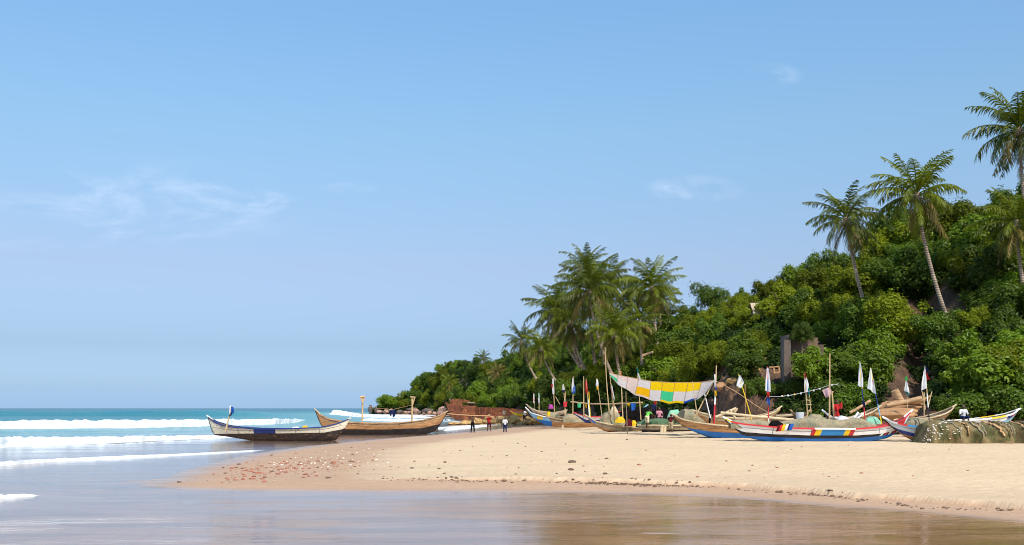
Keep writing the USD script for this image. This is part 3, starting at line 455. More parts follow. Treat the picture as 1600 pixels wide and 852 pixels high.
T = [  # u, v, radius in pixels, kind, depth (None: on the slope), label
 (1555, 585, 62, 'broad', None, 'big sunlit bright green shrub above the white shirted person at right'),
 (1500, 596, 36, 'broad', None, 'bright green shrub at the foot of the gully, beside the red and white flag'),
 (1605, 555, 55, 'broad', None, 'bright green shrub cut by the right edge of the photo above the net pile'),
 (1532, 562, 34, 'broad', None, 'leafy bright shrub around the foot of the tallest leaning palm'),
 (1272, 572, 40, 'broad', None, 'bright round leafy bush under the brown wall on the slope'),
 (1262, 572, 34, 'broad', 82, 'bright leafy bush right against the brown wall of the shack'),
 (1254, 523, 20, 'deep', 83, 'small dark tree drooping over the top of the brown wall'),
 (1322, 575, 42, 'broad', None, 'bright leafy bush behind the tall bamboo pole with the mauve flag'),
 (1368, 582, 42, 'broad', None, 'bright leafy shrub behind the pair of long white flags'),
 (1295, 618, 34, 'low', None, 'dark shaded bush behind the bunting string'),
 (1340, 625, 36, 'low', None, 'dark shaded bush behind the red cloth figure'),
 (1240, 612, 26, 'low', None, 'dark shaded bush right of the white pennant pole with red foot'),
 (1185, 606, 25, 'low', None, 'dark green bush clinging to the brown cliff'),
 (1500, 640, 36, 'low', None, 'dark bush in deep shade behind the brown prow at right'),
 (1570, 632, 40, 'low', None, 'dark bush in deep shade behind the pale blue canoe end'),
 (1395, 500, 55, 'olive', None, 'wide yellow green tree left of the gully'),
 (1330, 500, 48, 'olive', None, 'yellow green tree behind the trunk of the shorter leaning palm'),
 (1345, 440, 45, 'olive', None, 'yellow green tree just under the crown of the shorter leaning palm'),
 (1378, 540, 36, 'green', None, 'green tree overhanging the left side of the gully'),
 (1252, 492, 42, 'deep', None, 'round dark green tree above the brown wall and shack'),
 (1298, 425, 40, 'deep', None, 'dark domed tree on the ridge left of the shorter palm crown'),
 (1395, 372, 48, 'deep', None, 'dark tree on the ridge between the two leaning palms'),
 (1425, 440, 50, 'deep', None, 'dark tree behind the middle of the tallest palm trunk'),
 (1475, 345, 46, 'deep', None, 'dark tree on the ridge right of the tallest palm crown'),
 (1530, 370, 50, 'green', None, 'green tree on the ridge right of the tallest palm'),
 (1590, 330, 48, 'deep', None, 'dark tree on the ridge behind the far right palms'),
 (1570, 410, 55, 'olive', None, 'yellow green tree on the right below the low palm crown'),
 (1520, 430, 44, 'olive', None, 'yellow green tree right of the upper trunk of the tallest palm'),
 (1545, 480, 46, 'deep', None, 'dark tree on the right slope above the bright shrubs'),
 (1600, 480, 50, 'deep', None, 'dark tree at the right edge below the palms'),
 (1112, 468, 30, 'slim', None, 'lone slender tree standing up from the ridge left of the pale roofed house'),
 (1075, 497, 24, 'deep', None, 'small dark tree on the ridge left of the lone slender tree'),
 (1150, 488, 30, 'olive', None, 'olive green tree just left of the pale roofed house'),
 (1181, 497, 8, 'olive', YH, 'small olive tree hiding the lower left of the pale roofed house'),
 (1205, 455, 32, 'olive', None, 'olive green tree on the ridge right above the pale roofed house'),
 (1250, 440, 34, 'green', None, 'green tree on the ridge left of the dark domed tree'),
 (1165, 548, 36, 'green', None, 'green tree below the pale roofed house'),
 (1200, 530, 36, 'deep', None, 'dark tree left of the brown wall and shack'),
 (1160, 570, 32, 'deep', None, 'dark tree above the brown cliff'),
 (1105, 570, 36, 'olive', None, 'wide olive tree right above the patchwork awning'),
 (1058, 560, 42, 'olive', None, 'wide olive green tree straight behind the patchwork awning'),
 (1090, 520, 34, 'olive', None, 'olive tree higher up behind the awning'),
 (1040, 520, 30, 'olive', None, 'olive tree right of the palm grove'),
 (1020, 572, 26, 'broad', None, 'leafy pale green shrub over the left half of the awning'),
 (925, 575, 26, 'green', None, 'leafy green tree in front of the palm grove trunks'),
 (975, 598, 26, 'broad', None, 'leafy shrub behind the left tip of the awning'),
 (935, 612, 26, 'broad', None, 'leafy shrub behind the horizontal bamboo rail'),
 (895, 610, 28, 'green', None, 'green bush behind the blue and white flags'),
 (862, 612, 26, 'deep', None, 'dark green bush behind the red and white flag at left'),
 (830, 615, 22, 'deep', None, 'dark green tree behind the prow of the blue and white canoe'),
 (800, 615, 22, 'green', None, 'green tree right of the yellowing palm'),
 (752, 615, 22, 'green', None, 'green tree behind the rusty wreck'),
 (772, 632, 14, 'deep', None, 'dark bush at the shore end of the rusty wreck'),
 (722, 616, 20, 'deep', None, 'dark tree behind the bow of the rusty wreck'),
 (715, 632, 14, 'deep', None, 'low dark bush left behind the rusty wreck'),
 (606, 628, 15, 'green', 432, 'small rounded tree standing alone at the tip of the headland'),
 (632, 630, 12, 'olive', 428, 'small olive bush right of the lone headland tree'),
 (650, 622, 15, 'deep', 420, 'dark tree on the first rise of the headland'),
 (668, 596, 18, 'deep', None, 'dark tree on the stepped skyline of the headland'),
 (672, 626, 15, 'olive', 405, 'olive tree just above the headland rocks'),
]
for u, v, pr, kd, Y, lab in T:
    Y = {82: 81.5, 83: 83.2}.get(Y, Y)
    if Y is None: Y = hill_hit(u, v + (0.62 if kd != 'slim' else 1.3) * pr) + 0.6
    tree(kd, px(u, v, Y), pr * Y / F, lab, 'bush' if kd in ('broad', 'low') else 'tree')
# the wood between and behind them, tree by tree
SKY = np.array([(590, 634), (602, 628), (625, 618), (640, 605), (660, 585), (685, 568), (700, 562), (745, 562), (770, 566), (800, 552), (850, 528), (900, 520), (950, 512), (1000, 505), (1050, 492), (1070, 492), (1095, 485), (1130, 468), (1200, 442), (1250, 428), (1300, 402), (1350, 388), (1380, 350), (1420, 330), (1470, 312), (1510, 330), (1560, 320), (1620, 305), (1750, 300)])
ZONE = [(690, 'dense tree among many on the far headland slope', 'trees on the far headland', 'bushy tree among many on the far headland slope'),
        (850, 'dense tree among many on the wooded slope above the rusty wreck', 'trees above the wreck', 'bushy tree among many on the wooded slope above the rusty wreck'),
        (1060, 'dense tree among many on the slope around the palm grove', 'trees around the palm grove', 'bushy tree among many on the slope around the palm grove'),
        (1300, 'dense tree among many on the slope around the pale roofed house', 'trees around the house', 'bushy tree among many on the slope around the pale roofed house'),
        (1700, 'dense tree among many crowding the tall slope at right', 'trees on the right slope', 'bushy tree among many crowding the tall slope at right')]
MARKS = [('the pale roofed house', 1193, 484), ('the brown shack wall', 1252, 545), ('the tallest leaning palm crown', 1432, 306), ('the shorter leaning palm crown', 1322, 345), ('the tallest palm foot', 1500, 530), ('the highest palm crown', 1592, 205), ('the lone slender tree', 1112, 468), ('the patchwork awning', 1035, 605), ('the big fan crowned palm', 920, 455),
         ('the rightmost grove palm crown', 1018, 450), ('the two small palms', 830, 540), ('the yellowing palm', 778, 584), ('the rusty wreck', 745, 640), ('the lone headland tree', 606, 628), ('the earth gully', 1420, 560), ('the brown cliff', 1155, 615), ('the low right edge palm', 1588, 350), ('the tiny skyline palm', 755, 560), ('the palm halfway up the headland', 702, 598), ('the shorter palm foot', 1362, 500), ('the bright right hand shrubs', 1555, 585), ('the drooping grove palm', 892, 505)]
TAKEN = set()
def where(u, v, pr, kd):
    size = 'small' if pr < np.interp(u, [590, 800, 1200, 1700], [9, 15, 26, 36]) else 'big' if pr > np.interp(u, [590, 800, 1200, 1700], [11, 20, 36, 50]) else 'medium'
    look = {'deep': 'dark green tree', 'green': 'bright green tree', 'olive': 'yellow green tree'}[kd]; S_ = np.interp(u, [590, 1000, 1700], [.45, .8, 1.2])
    for nm, a, b_ in sorted(MARKS, key=lambda m_: (m_[1] - u) ** 2 + (m_[2] - v) ** 2)[:9]:
        ang = math.atan2(-(v - b_), u - a); d = math.hypot(u - a, v - b_) / S_
        di = ['right of', 'above right of', 'above', 'above left of', 'left of', 'below left of', 'below', 'below right of'][int(round(ang / (PI / 4))) % 8]
        t = f"{size} {look} {'just' if d < 42 else 'a little' if d < 95 else 'well'} {di} {nm}"
        if t not in TAKEN: TAKEN.add(t); return t
    return t
def bare(u, v):
    return (440 < v < 548 and abs(u - (1432 + (v - 306) * .304)) < 24) or (1105 < u < 1222 and v > 578) or (1216 < u < 1296 and 525 < v < 600 ) or (abs(u - (1420 + (500 - v) * 0.12)) < 27 and v > 462) or (1375 < u < 1462 and v > 590)
cnt, tries, spots = 0, 0, []
while cnt < 185 and tries < 9000:
    tries += 1; u = rnd.uniform(592, 1690); top = np.interp(u, SKY[:, 0], SKY[:, 1]); bot = np.interp(u, [590, 700, 850, 1000, 1200, 1700], [636, 634, 625, 612, 600, 600])
    v = top + (bot - top) * rnd.random() ** 1.25
    pr = np.interp(u, [590, 640, 700, 800, 1000, 1200, 1700], [8, 10, 13, 17, 24, 30, 40]) * rnd.choice([.65, .8, .9, 1.0, 1.1, 1.35, 1.55])
    v = max(v, top + pr * 0.72)
    if bare(u, v + 0.5 * pr) or bare(u, v): continue
    Y = hill_hit(u, v + 0.55 * pr)
    if 1166 < u < 1222 and 462 < v < 526: continue
    if any((u - a) ** 2 + (v - b) ** 2 < (0.62 * min(pr, c)) ** 2 for a, b, c in spots): continue
    spots.append((u, v, pr)); cnt += 1
    kd = rnd.choice(['deep', 'green', 'deep', 'olive'] if u < 1000 else ['deep', 'olive', 'olive', 'green'])
    z = [q for q in ZONE if u < q[0]] or [ZONE[-1]]; z = z[0]
    tree(kd, px(u, v, Y + 0.3), pr * Y / F, where(u, v, pr, kd), 'tree', z[2])
# undergrowth between the trunks
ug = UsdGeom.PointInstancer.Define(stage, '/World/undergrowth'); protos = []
for k, (mat, lf) in enumerate((('leaf_under_shaded', 0.30), ('leaf_deep', 0.26), ('leaf_under_shaded', 0.32))):
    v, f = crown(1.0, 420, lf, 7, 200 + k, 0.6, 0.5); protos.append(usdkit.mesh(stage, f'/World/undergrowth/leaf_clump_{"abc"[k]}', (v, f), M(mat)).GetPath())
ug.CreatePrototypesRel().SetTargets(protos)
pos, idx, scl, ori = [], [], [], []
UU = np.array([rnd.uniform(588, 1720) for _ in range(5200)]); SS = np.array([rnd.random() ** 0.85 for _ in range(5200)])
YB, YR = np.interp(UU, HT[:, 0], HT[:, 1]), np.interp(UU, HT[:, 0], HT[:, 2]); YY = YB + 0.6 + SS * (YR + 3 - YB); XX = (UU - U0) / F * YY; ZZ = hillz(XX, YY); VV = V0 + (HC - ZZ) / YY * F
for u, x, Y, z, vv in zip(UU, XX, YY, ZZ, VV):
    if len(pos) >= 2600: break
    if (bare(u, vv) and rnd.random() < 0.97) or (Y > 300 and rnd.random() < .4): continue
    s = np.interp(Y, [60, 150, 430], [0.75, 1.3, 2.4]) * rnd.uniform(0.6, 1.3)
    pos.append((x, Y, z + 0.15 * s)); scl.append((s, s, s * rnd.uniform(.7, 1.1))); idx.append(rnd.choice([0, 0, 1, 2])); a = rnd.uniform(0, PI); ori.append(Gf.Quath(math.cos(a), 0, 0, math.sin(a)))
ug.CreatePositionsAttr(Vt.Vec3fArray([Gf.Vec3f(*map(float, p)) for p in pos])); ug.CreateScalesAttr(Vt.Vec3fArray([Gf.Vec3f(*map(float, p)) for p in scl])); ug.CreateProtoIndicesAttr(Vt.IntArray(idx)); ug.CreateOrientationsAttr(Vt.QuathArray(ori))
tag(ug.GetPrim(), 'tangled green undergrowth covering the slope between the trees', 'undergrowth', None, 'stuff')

# coconut palms
def frond(base, az, e0, L, droop, r, nl=30, lw=0.085, ll=0.98, hang=0.6):
    """a feather leaf: base point, compass direction, starting elevation, length; returns vertices, triangles"""
    t = np.linspace(0, 1, 14); el = e0 - droop * t ** 1.3; ds_ = L / 13
    hx = np.cumsum(np.r_[0, np.cos((el[1:] + el[:-1]) / 2) * ds_]); hz = np.cumsum(np.r_[0, np.sin((el[1:] + el[:-1]) / 2) * ds_])
    H = np.array([math.cos(az), math.sin(az), 0]); S = np.array([-math.sin(az), math.cos(az), 0]); bend = 0.16 * L * r.normal() * t ** 2
    C = base + hx[:, None] * H + hz[:, None] * np.array([0, 0, 1]) + bend[:, None] * S
    ms = [tube(C, np.linspace(0.055, 0.012, 14) * L / 4, 4)]
    ts = np.linspace(0.16, 0.985, nl); V, Fc = [], []
    for side in (-1, 1):
        tt = np.clip(ts + r.normal(size=nl) * 0.006, 0, 1)
        P = np.stack([np.interp(tt, t, C[:, k]) for k in range(3)], 1); D = np.stack([np.interp(tt, t, np.gradient(C[:, k])) for k in range(3)], 1); D /= np.linalg.norm(D, axis=1, keepdims=True)
        ln = (ll * L / 4 * np.sin(PI * (0.16 + 0.80 * tt)) ** 0.7 * r.uniform(.85, 1.12, nl))[:, None]
        out = side * S[None] * (0.85 - 0.2 * min(1.5, hang)) + D * 0.55 + r.normal(size=(nl, 3)) * 0.13; out /= np.linalg.norm(out, axis=1, keepdims=True)
        down = np.array([0, 0, -1.0]) * hang
        m = P + out * ln * 0.5 + down * ln * 0.18; e = P + out * ln * 0.85 + down * ln * 0.62
        wv = D * lw * 0.5 * L / 4; k = len(V) * 0 + sum(len(a) for a in V)
        V.append(np.stack([P - wv, P + wv, m - wv * 1.1, m + wv * 1.1, e], 1).reshape(-1, 3)); i = k + np.arange(nl)[:, None] * 5
        Fc += [i + [0, 1, 3], i + [0, 3, 2], i + [2, 3, 4]]
    VV_, FF_ = np.vstack(V), np.vstack(Fc); FF_ = FF_[~np.isin(FF_[:, 0] // 5, np.nonzero(r.random(2 * nl) < .07)[0])]; ms.append((VV_, FF_))
    return concat(ms)
PALM_N = [0]
def palm(cu, cv, R, bu, bv, label, Y=None, n=24, dry=4, mat='palm_green', group=None, wind=0.0, tr=0.17, low=-1.0):
    k = PALM_N[0]; PALM_N[0] += 1; r = np.random.default_rng(500 + k)
    Y = {82: 81.5, 83: 83.2}.get(Y, Y)
    if Y is None: Y = hill_hit(bu, bv)
    top, foot = px(cu, cv, Y), px(bu, bv, Y); foot[2] -= 0.8; L = R * Y / F * (1.22 if Y < 100 else 1.22)
    th = thing('coconut_palm', label, 'palm tree', foot, group)
    mid = (top + foot) / 2 + np.array([(top[0] - foot[0]) * 0.22, r.normal() * 0.3, -(abs(top[0] - foot[0])) * 0.10])
    tp = bez(foot, mid, top, 22); rad = np.interp(np.linspace(0, 1, 22), [0, 0.06, 0.2, 1], [1.75, 1.25, 1.0, 0.72]) * tr
    part('trunk', tube(tp, rad, 10), 'palm_bark', th, smooth=50)
    part('crown_heart', [ball(top + [0, 0, -0.05], (0.30, 0.30, 0.5), 2, .2, k)] + [ball(top + np.array([math.cos(a) * .34, math.sin(a) * .34, -0.42 + 0.14 * (j % 2)]), .15, 1) for j, a in enumerate(np.linspace(0, 2 * PI, 9)[:-1])], 'palm_bark', th, smooth=True)
    n += 11
    for j in range(n):
        f = (j + 0.5) / n; e0 = 1.48 - 1.95 * f ** 0.9 + r.normal() * 0.10; az = j * 2.39996 + r.normal() * 0.15
        L_ = L * (0.80 + 0.28 * math.sin(PI * min(1, f + 0.22))) * r.uniform(.92, 1.06)
        az2 = az + wind * math.sin(az)
        part('frond', frond(top + [0, 0, 0.2 - 0.35 * f], az2, e0, L_, 0.85 + 0.85 * f + r.normal() * 0.16, r, hang=0.65 + 1.0 * f), mat if f < 0.80 else ('palm_dry' if j % 2 else 'palm_green'), th)
    for j in range(dry + 4):
        part('frond', frond(top + [0, 0, -0.35], r.uniform(0, 2 * PI), -0.70 + r.normal() * 0.25, L * r.uniform(.75, 1.0), 0.8, r, nl=30, hang=1.4, ll=.7), 'palm_dry' if j % 2 else mat, th, label='dry brown hanging frond' if j == 0 else None)
    return th
palm(1432, 306, 66, 1500, 530, 'tallest leaning coconut palm, its bare trunk crossing the gully at right', 86, 24, 4, 'palm_young')
palm(1322, 345, 54, 1362, 498, 'leaning coconut palm left of the tallest one', 92, 22, 5, 'palm_green')
palm(1592, 205, 72, 1622, 470, 'highest coconut palm crown, cut by the right edge of the photo', 90, 24, 3, 'palm_green')
palm(1588, 350, 60, 1606, 470, 'coconut palm crown low at the right edge under the highest one', 86, 22, 3, 'palm_young')
palm(915, 422, 38, 930, 560, 'topmost small crown of the palm grove, behind the big fan crown', 142, 20, 1)
palm(920, 455, 54, 957, 578, 'big fan crowned palm in the middle of the grove on a long leaning trunk', 126, 26, 7, 'palm_green')
palm(954, 445, 40, 938, 548, 'palm crown just right of the big fan crown in the grove', 138, 20, 3)
palm(1018, 450, 48, 1028, 530, 'rightmost tall palm of the grove, standing clear against the sky', 132, 24, 5, 'palm_young')
palm(985, 470, 40, 1008, 540, 'palm crown left behind the rightmost tall palm of the grove', 140, 20, 5)
palm(866, 488, 44, 908, 566, 'dark palm at the left of the grove leaning out against the sky', 140, 22, 6)
palm(960, 524, 46, 972, 590, 'low broad palm in front of the grove trunks', 116, 24, 4, 'palm_young')
palm(892, 505, 40, 914, 568, 'drooping palm between the dark left palm and the big fan crown', 138, 20, 8)
palm(815, 534, 28, 838, 585, 'left one of two small palms at the left foot of the grove', 178, 20, 4)
palm(846, 545, 32, 870, 590, 'right one of two small palms at the left foot of the grove', 168, 20, 6, 'palm_young')
palm(778, 584, 17, 784, 618, 'small yellowing palm above the rusty wreck', 250, 18, 8, 'palm_dry')
palm(1043, 495, 28, 1040, 540, 'small palm at the right end of the grove beside the olive trees', 140, 18, 2)
palm(1000, 505, 36, 1004, 560, 'palm with hanging fronds under the rightmost tall crown', 126, 18, 9)
palm(938, 478, 40, 945, 560, 'palm crown tucked between the big fan crown and the low broad palm', 132, 20, 5, 'palm_young')
palm(1030, 470, 34, 1036, 545, 'palm crown low behind the rightmost tall palm of the grove', 138, 20, 5)
palm(880, 470, 32, 905, 560, 'small upright palm crown behind the dark left palm of the grove', 145, 18, 4, 'palm_young')
palm(755, 560, 13, 752, 590, 'tiny distant palm on the skyline above the wreck', None, 16, 1)
palm(702, 598, 15, 703, 622, 'tiny distant palm halfway up the headland', 345, 16, 2, 'palm_young')
th = thing('fallen_trunk', 'pale broken trunk sticking out of the trees right of the grove', 'log', px(1000, 552, 112)); part('trunk', tube(bez(px(1004, 556, 110), px(1012, 553, 110), px(1020, 550, 109), 6), np.linspace(.15, .10, 6), 8), 'wood_tan', th, smooth=50)
# ------------------------------------------------------------------ canoes
def poly_v(pts, u): pts = sorted(pts); return np.interp(u, [p[0] for p in pts], [p[1] for p in pts])
BOATS = {}
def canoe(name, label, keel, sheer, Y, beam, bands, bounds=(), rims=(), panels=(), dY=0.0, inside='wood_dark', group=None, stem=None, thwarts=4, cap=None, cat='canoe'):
    """a planked canoe from the side outlines of its keel and its rim; bands: (material, part name) from the keel up, parted by bounds"""
    uL, uR = keel[0][0], keel[-1][0]; n = 61
    s = np.linspace(-1, 1, n); s = np.sign(s) * np.abs(s) ** 0.85; u = (uL + uR) / 2 + s * (uR - uL) / 2
    Yc = Y + dY * s / 2; x = (u - U0) / F * Yc; zk = HC - (poly_v(keel, u) - V0) / F * Yc; zs = np.maximum(HC - (poly_v(sheer, u) - V0) / F * Yc, zk + 0.03)
    ker = np.array([.2, .6, .2]); sm = lambda a: np.r_[a[0], np.convolve(a, ker, 'valid'), a[-1]]; zk, zs = sm(zk), sm(zs)
    P0, P1 = np.array([x[0], Yc[0]]), np.array([x[-1], Yc[-1]]); e = (P1 - P0) / np.linalg.norm(P1 - P0); nn = np.array([e[1], -e[0]])
    b = beam / 2 * (1 - np.abs(s) ** 2.6) ** 0.85 + 0.015
    th = thing(name, label, cat, ((P0[0] + P1[0]) / 2, (P0[1] + P1[1]) / 2, float(zk.min())), group)
    full = np.clip(1 - np.abs(s) ** 3, 0, 1)
    def pt(si, t, side, off=0.0):
        xx = np.interp(si, s, x); yy = np.interp(si, s, Yc); k0 = np.interp(si, s, zk); k1 = np.interp(si, s, zs); bb = np.interp(si, s, b); fl = np.interp(si, s, full)
        w = bb * (0.30 * fl + (1 - 0.30 * fl) * np.clip(t, 0, 1) ** 0.6) + off
        return np.stack([xx + nn[0] * side * w, yy + nn[1] * side * w, k0 + (k1 - k0) * t], -1)
    def tb(bd):
        if np.isscalar(bd): return np.full(n, bd)
        z = HC - (poly_v(bd, u) - V0) / F * Yc; return np.clip((z - zk) / np.maximum(zs - zk, 1e-3), 0.0, 1.0)
    tl = [np.zeros(n)] + [tb(q_) for q_ in bounds] + [np.ones(n)]
    for k, (mat, nm) in enumerate(bands):
        ms = []
        for side in (1, -1):
            tt = tl[k][:, None] + (tl[k + 1] - tl[k])[:, None] * np.linspace(0, 1, 5)[None]
            ms.append(grid(pt(np.repeat(s[:, None], 5, 1), tt, side, 0.004 * k)))
        if k == 0: ms.append(grid(np.stack([pt(s, 0 * s, 1), pt(s, 0 * s, -1)], 1)))
        part(nm, ms, mat, th, smooth=40)
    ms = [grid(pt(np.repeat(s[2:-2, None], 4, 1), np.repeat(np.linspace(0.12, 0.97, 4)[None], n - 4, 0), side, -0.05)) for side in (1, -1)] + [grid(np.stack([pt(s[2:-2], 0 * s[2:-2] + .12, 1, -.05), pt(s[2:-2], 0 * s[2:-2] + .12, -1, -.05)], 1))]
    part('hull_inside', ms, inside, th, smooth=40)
    if beam > 1.4:
        kt = len(bands) - 1; tm = (tl[kt] * .45 + tl[kt + 1] * .55)[3:-3]; part('plank_seam', [grid(pt(np.repeat(s[3:-3, None], 2, 1), tm[:, None] + np.array([[-.012, .012]]), side, .004 * kt + .006)) for side in (1, -1)], 'hull_umber', th)
        for sj in (-.52, -.12, .30, .62): part('plank_joint', grid(pt(np.array([[sj - .0025, sj + .0025]] * 5), np.repeat(np.linspace(np.interp(sj, s, tl[kt]), .97, 5)[:, None], 2, 1), 1, .004 * kt + .007)), 'hull_umber', th)
    for (u0, u1, mat) in (rims or [(uL, uR, bands[-1][0])]):
        sa, sb = (u0 - (uL + uR) / 2) / ((uR - uL) / 2), (u1 - (uL + uR) / 2) / ((uR - uL) / 2); ss_ = np.linspace(max(-1, sa), min(1, sb), 40); ms = []
        for side in (1, -1):
            q4 = [pt(ss_, 1 + 0 * ss_, side, 0.028) + [0, 0, -0.055], pt(ss_, 1 + 0 * ss_, side, 0.028) + [0, 0, 0.03], pt(ss_, 1 + 0 * ss_, side, -0.055) + [0, 0, 0.03], pt(ss_, 1 + 0 * ss_, side, -0.055) + [0, 0, -0.055]]
            ms.append(grid(np.stack(q4 + q4[:1], 1)))
            for e_ in (0, -1): c4 = np.array([q_[e_] for q_ in q4]); ms.append((c4, np.array([[0, 1, 2], [0, 2, 3]])))
        part('gunwale', ms, mat, th)
    for (u0, u1, k, slant, mat, nm) in panels:                        # painted boards let onto the near side
        sa, sb = [(a - (uL + uR) / 2) / ((uR - uL) / 2) for a in (u0, u1)]; sl = slant / ((uR - uL) / 2); g = np.linspace(0, 1, 9); si = sa + (sb - sa) * g
        k0, k1 = (k, k + 1) if np.isscalar(k) else k
        t0, t1 = np.interp(si, s, tl[k0]), np.interp(si, s, tl[k1]); tt = np.linspace(0.0, 1.0, 5)
        S = si[:, None] + sl * (tt[None] - .5); Tt = t0[:, None] + (t1 - t0)[:, None] * tt[None]
        part(nm, grid(pt(np.clip(S, -1, 1), Tt, 1, 0.022)), mat, th)
    if stem:
        for end in stem[0]:
            ss_ = np.linspace(-1, -0.80, 14) if end == 'L' else np.linspace(1, 0.80, 14)
            p = pt(ss_, 0 * ss_, 1, 0); p2 = pt(ss_, 0 * ss_, -1, 0); c = (p + p2) / 2; part('stem', tube(c, np.linspace(.055, .035, 14), 6), stem[1], th, smooth=50)
    for end, sg in (('prow_tip', -1), ('stern_tip', 1)):
        c = pt(np.array([sg * 1.0]), np.array([1.0]), 1)[0]; c2 = pt(np.array([sg * 0.93]), np.array([1.0]), 1)[0]; c3 = pt(np.array([sg * 0.93]), np.array([1.0]), -1)[0]; c2 = (c2 + c3) / 2
        d = c - c2; d /= np.linalg.norm(d); part(end, tube([c2 + [0, 0, .01], c, c + d * 0.16], [.06, .06, .045], 7), cap or rims[0][2] if rims else bands[-1][0], th, smooth=50)
    for j in range(thwarts):
        si = np.array([-0.62 + 1.24 * (j + .5) / thwarts]); a, c = pt(si, np.array([.93]), 1, -.03)[0], pt(si, np.array([.93]), -1, -.03)[0]; m = (a + c) / 2
        part('thwart', box(m, (0.22, np.linalg.norm(a - c), 0.05), math.atan2(e[1], e[0])), 'wood_pale', th)
    BOATS[name + label[:12]] = th
    return th
W = 'hull_side'
canoe('fishing_canoe', 'weathered cream and black canoe with a dark blue panel, aground at left', [(325.5, 653), (333, 679), (354, 682), (391, 688), (524, 689), (538, 672), (546, 656)],
      [(325.5, 651), (334, 658), (354, 665), (372, 667.5), (404, 669.5), (440, 670), (478, 669), (510, 667), (530, 662), (546, 654.5)], 78, 1.7, [('hull_umber', 'hull_bottom'), ('paint_cream', W)],
      [[(325, 676), (334, 678.5), (404, 677), (440, 677), (510, 676), (535, 671), (546, 666)]], [(325.5, 546, 'paint_navy')], [(404, 438, 1, 0, 'paint_navy', 'painted_panel')], dY=-3, stem=('L', 'hull_black'), cap='paint_cream')
canoe('fishing_canoe', 'bare wood canoe with black bottom and two forked posts, aground in the wash', [(493, 642), (501, 664), (515, 677), (530, 680), (560, 681), (660, 680.5), (680, 674), (692, 657), (698, 645)],
      [(493, 640.5), (500, 648), (515, 655), (545, 659.5), (580, 661), (625, 660.5), (660, 656.5), (685, 650), (698, 643.5)], 97, 2.0, [('hull_black', 'hull_bottom'), ('wood_orange', 'lower_plank'), ('wood_tan', 'upper_plank')],
      [[(493, 668), (540, 670.5), (600, 671), (660, 669), (690, 662), (698, 658)], 0.78], [(493, 698, 'wood_tan')], stem=('LR', 'hull_black'), cap='wood_pale')
canoe('fishing_canoe', 'canoe with a pale blue and white prow pointing left to the rocks', [(822, 639.5), (830, 650), (842, 659), (856, 666), (872, 668), (920, 668), (940, 664), (947, 654)],
      [(822, 637.5), (830, 645), (846, 650), (880, 656), (920, 657.5), (947, 652)], 117, 1.9, [('wood_orange', 'hull_bottom'), ('wood_grey', W)], [[(822, 650), (840, 655), (870, 660), (947, 662)]], [(822, 852, 'paint_white'), (852, 947, 'wood_tan')],
      [(826, 862, 0, 0, 'paint_blue', 'painted_panel'), (826, 858, 1, -3, 'paint_sky', 'painted_panel'), (839, 848, 1, 0, 'paint_yellow', 'painted_stripe')], cap='paint_white')
canoe('fishing_canoe', 'grey plank canoe with a long low rim, just behind the blue and white prow', [(835, 643), (850, 658), (880, 664), (925, 665), (940, 655)], [(835, 640), (848, 647.5), (880, 651.5), (915, 655), (940, 650)], 123, 1.8, [('wood_grey', 'hull_bottom'), ('wood_tan', W)], [0.55], [(835, 940, 'wood_pale')])
canoe('fishing_canoe', 'pale wooden prow furthest left among the beached canoes', [(823, 634), (834, 645), (865, 652), (885, 646)], [(823, 632.5), (836, 641), (865, 645), (885, 641)], 131, 1.6, [('wood_pale', 'hull_bottom'), ('paint_white', W)], [0.6], [(823, 885, 'wood_pale')], thwarts=2)
canoe('fishing_canoe', 'white canoe with a red rim behind the rubbish and bundles', [(898, 648), (915, 661), (950, 662), (968, 647)], [(898, 645), (915, 651), (945, 651.5), (968, 643.5)], 105, 1.7, [('paint_navy', 'hull_bottom'), ('paint_white', W)], [0.5], [(898, 968, 'paint_red')], thwarts=2)
canoe('fishing_canoe', 'grey weathered canoe with a blue prow board, left of the awning', [(916, 651), (928, 665), (945, 674), (970, 678), (1000, 678.5), (1012, 668), (1019, 660)], [(916, 649.5), (930, 658), (950, 662.5), (985, 667), (1005, 667), (1019, 659)], 88, 1.9, [('wood_orange', 'hull_bottom'), ('wood_grey', W)], [0.35], [(916, 1019, 'wood_pale')],
      [(918, 929, 1, -2, 'paint_blue', 'painted_panel')])
canoe('fishing_canoe', 'long low wooden canoe with black bottom under the awning', [(998, 667), (1004, 676), (1060, 679), (1085, 677), (1093, 667)], [(998, 664.5), (1020, 664), (1050, 664.5), (1093, 662)], 83, 1.8, [('hull_black', 'hull_bottom'), ('wood_grey', W)], [[(998, 671), (1093, 672)]], [(998, 1093, 'wood_pale')])
canoe('fishing_canoe', 'pale blue pointed prow rising to the right under the awning edge', [(955, 658), (975, 665), (995, 655), (1011, 636)], [(955, 652), (980, 649), (998, 642), (1011, 633.5)], 96, 1.6, [('paint_blue', 'hull_bottom'), ('paint_sky', W)], [0.5], [(955, 1011, 'paint_sky')], thwarts=2)
canoe('fishing_canoe', 'orange wood canoe with bright blue bottom, left of the red rimmed one', [(1052, 650), (1062, 662), (1078, 672), (1100, 681), (1120, 687), (1180, 690), (1235, 688), (1250, 670)], [(1052, 648), (1066, 655.5), (1085, 659.5), (1115, 663.5), (1150, 666), (1200, 667), (1250, 662)], 63, 2.0, [('paint_blue', 'hull_bottom'), ('wood_orange', 'lower_plank'), ('wood_tan', 'upper_plank')],
      [[(1052, 662), (1080, 670), (1110, 674.5), (1150, 676.5), (1250, 677)], 0.86], [(1052, 1250, 'wood_pale')], stem=('L', 'wood_dark'))
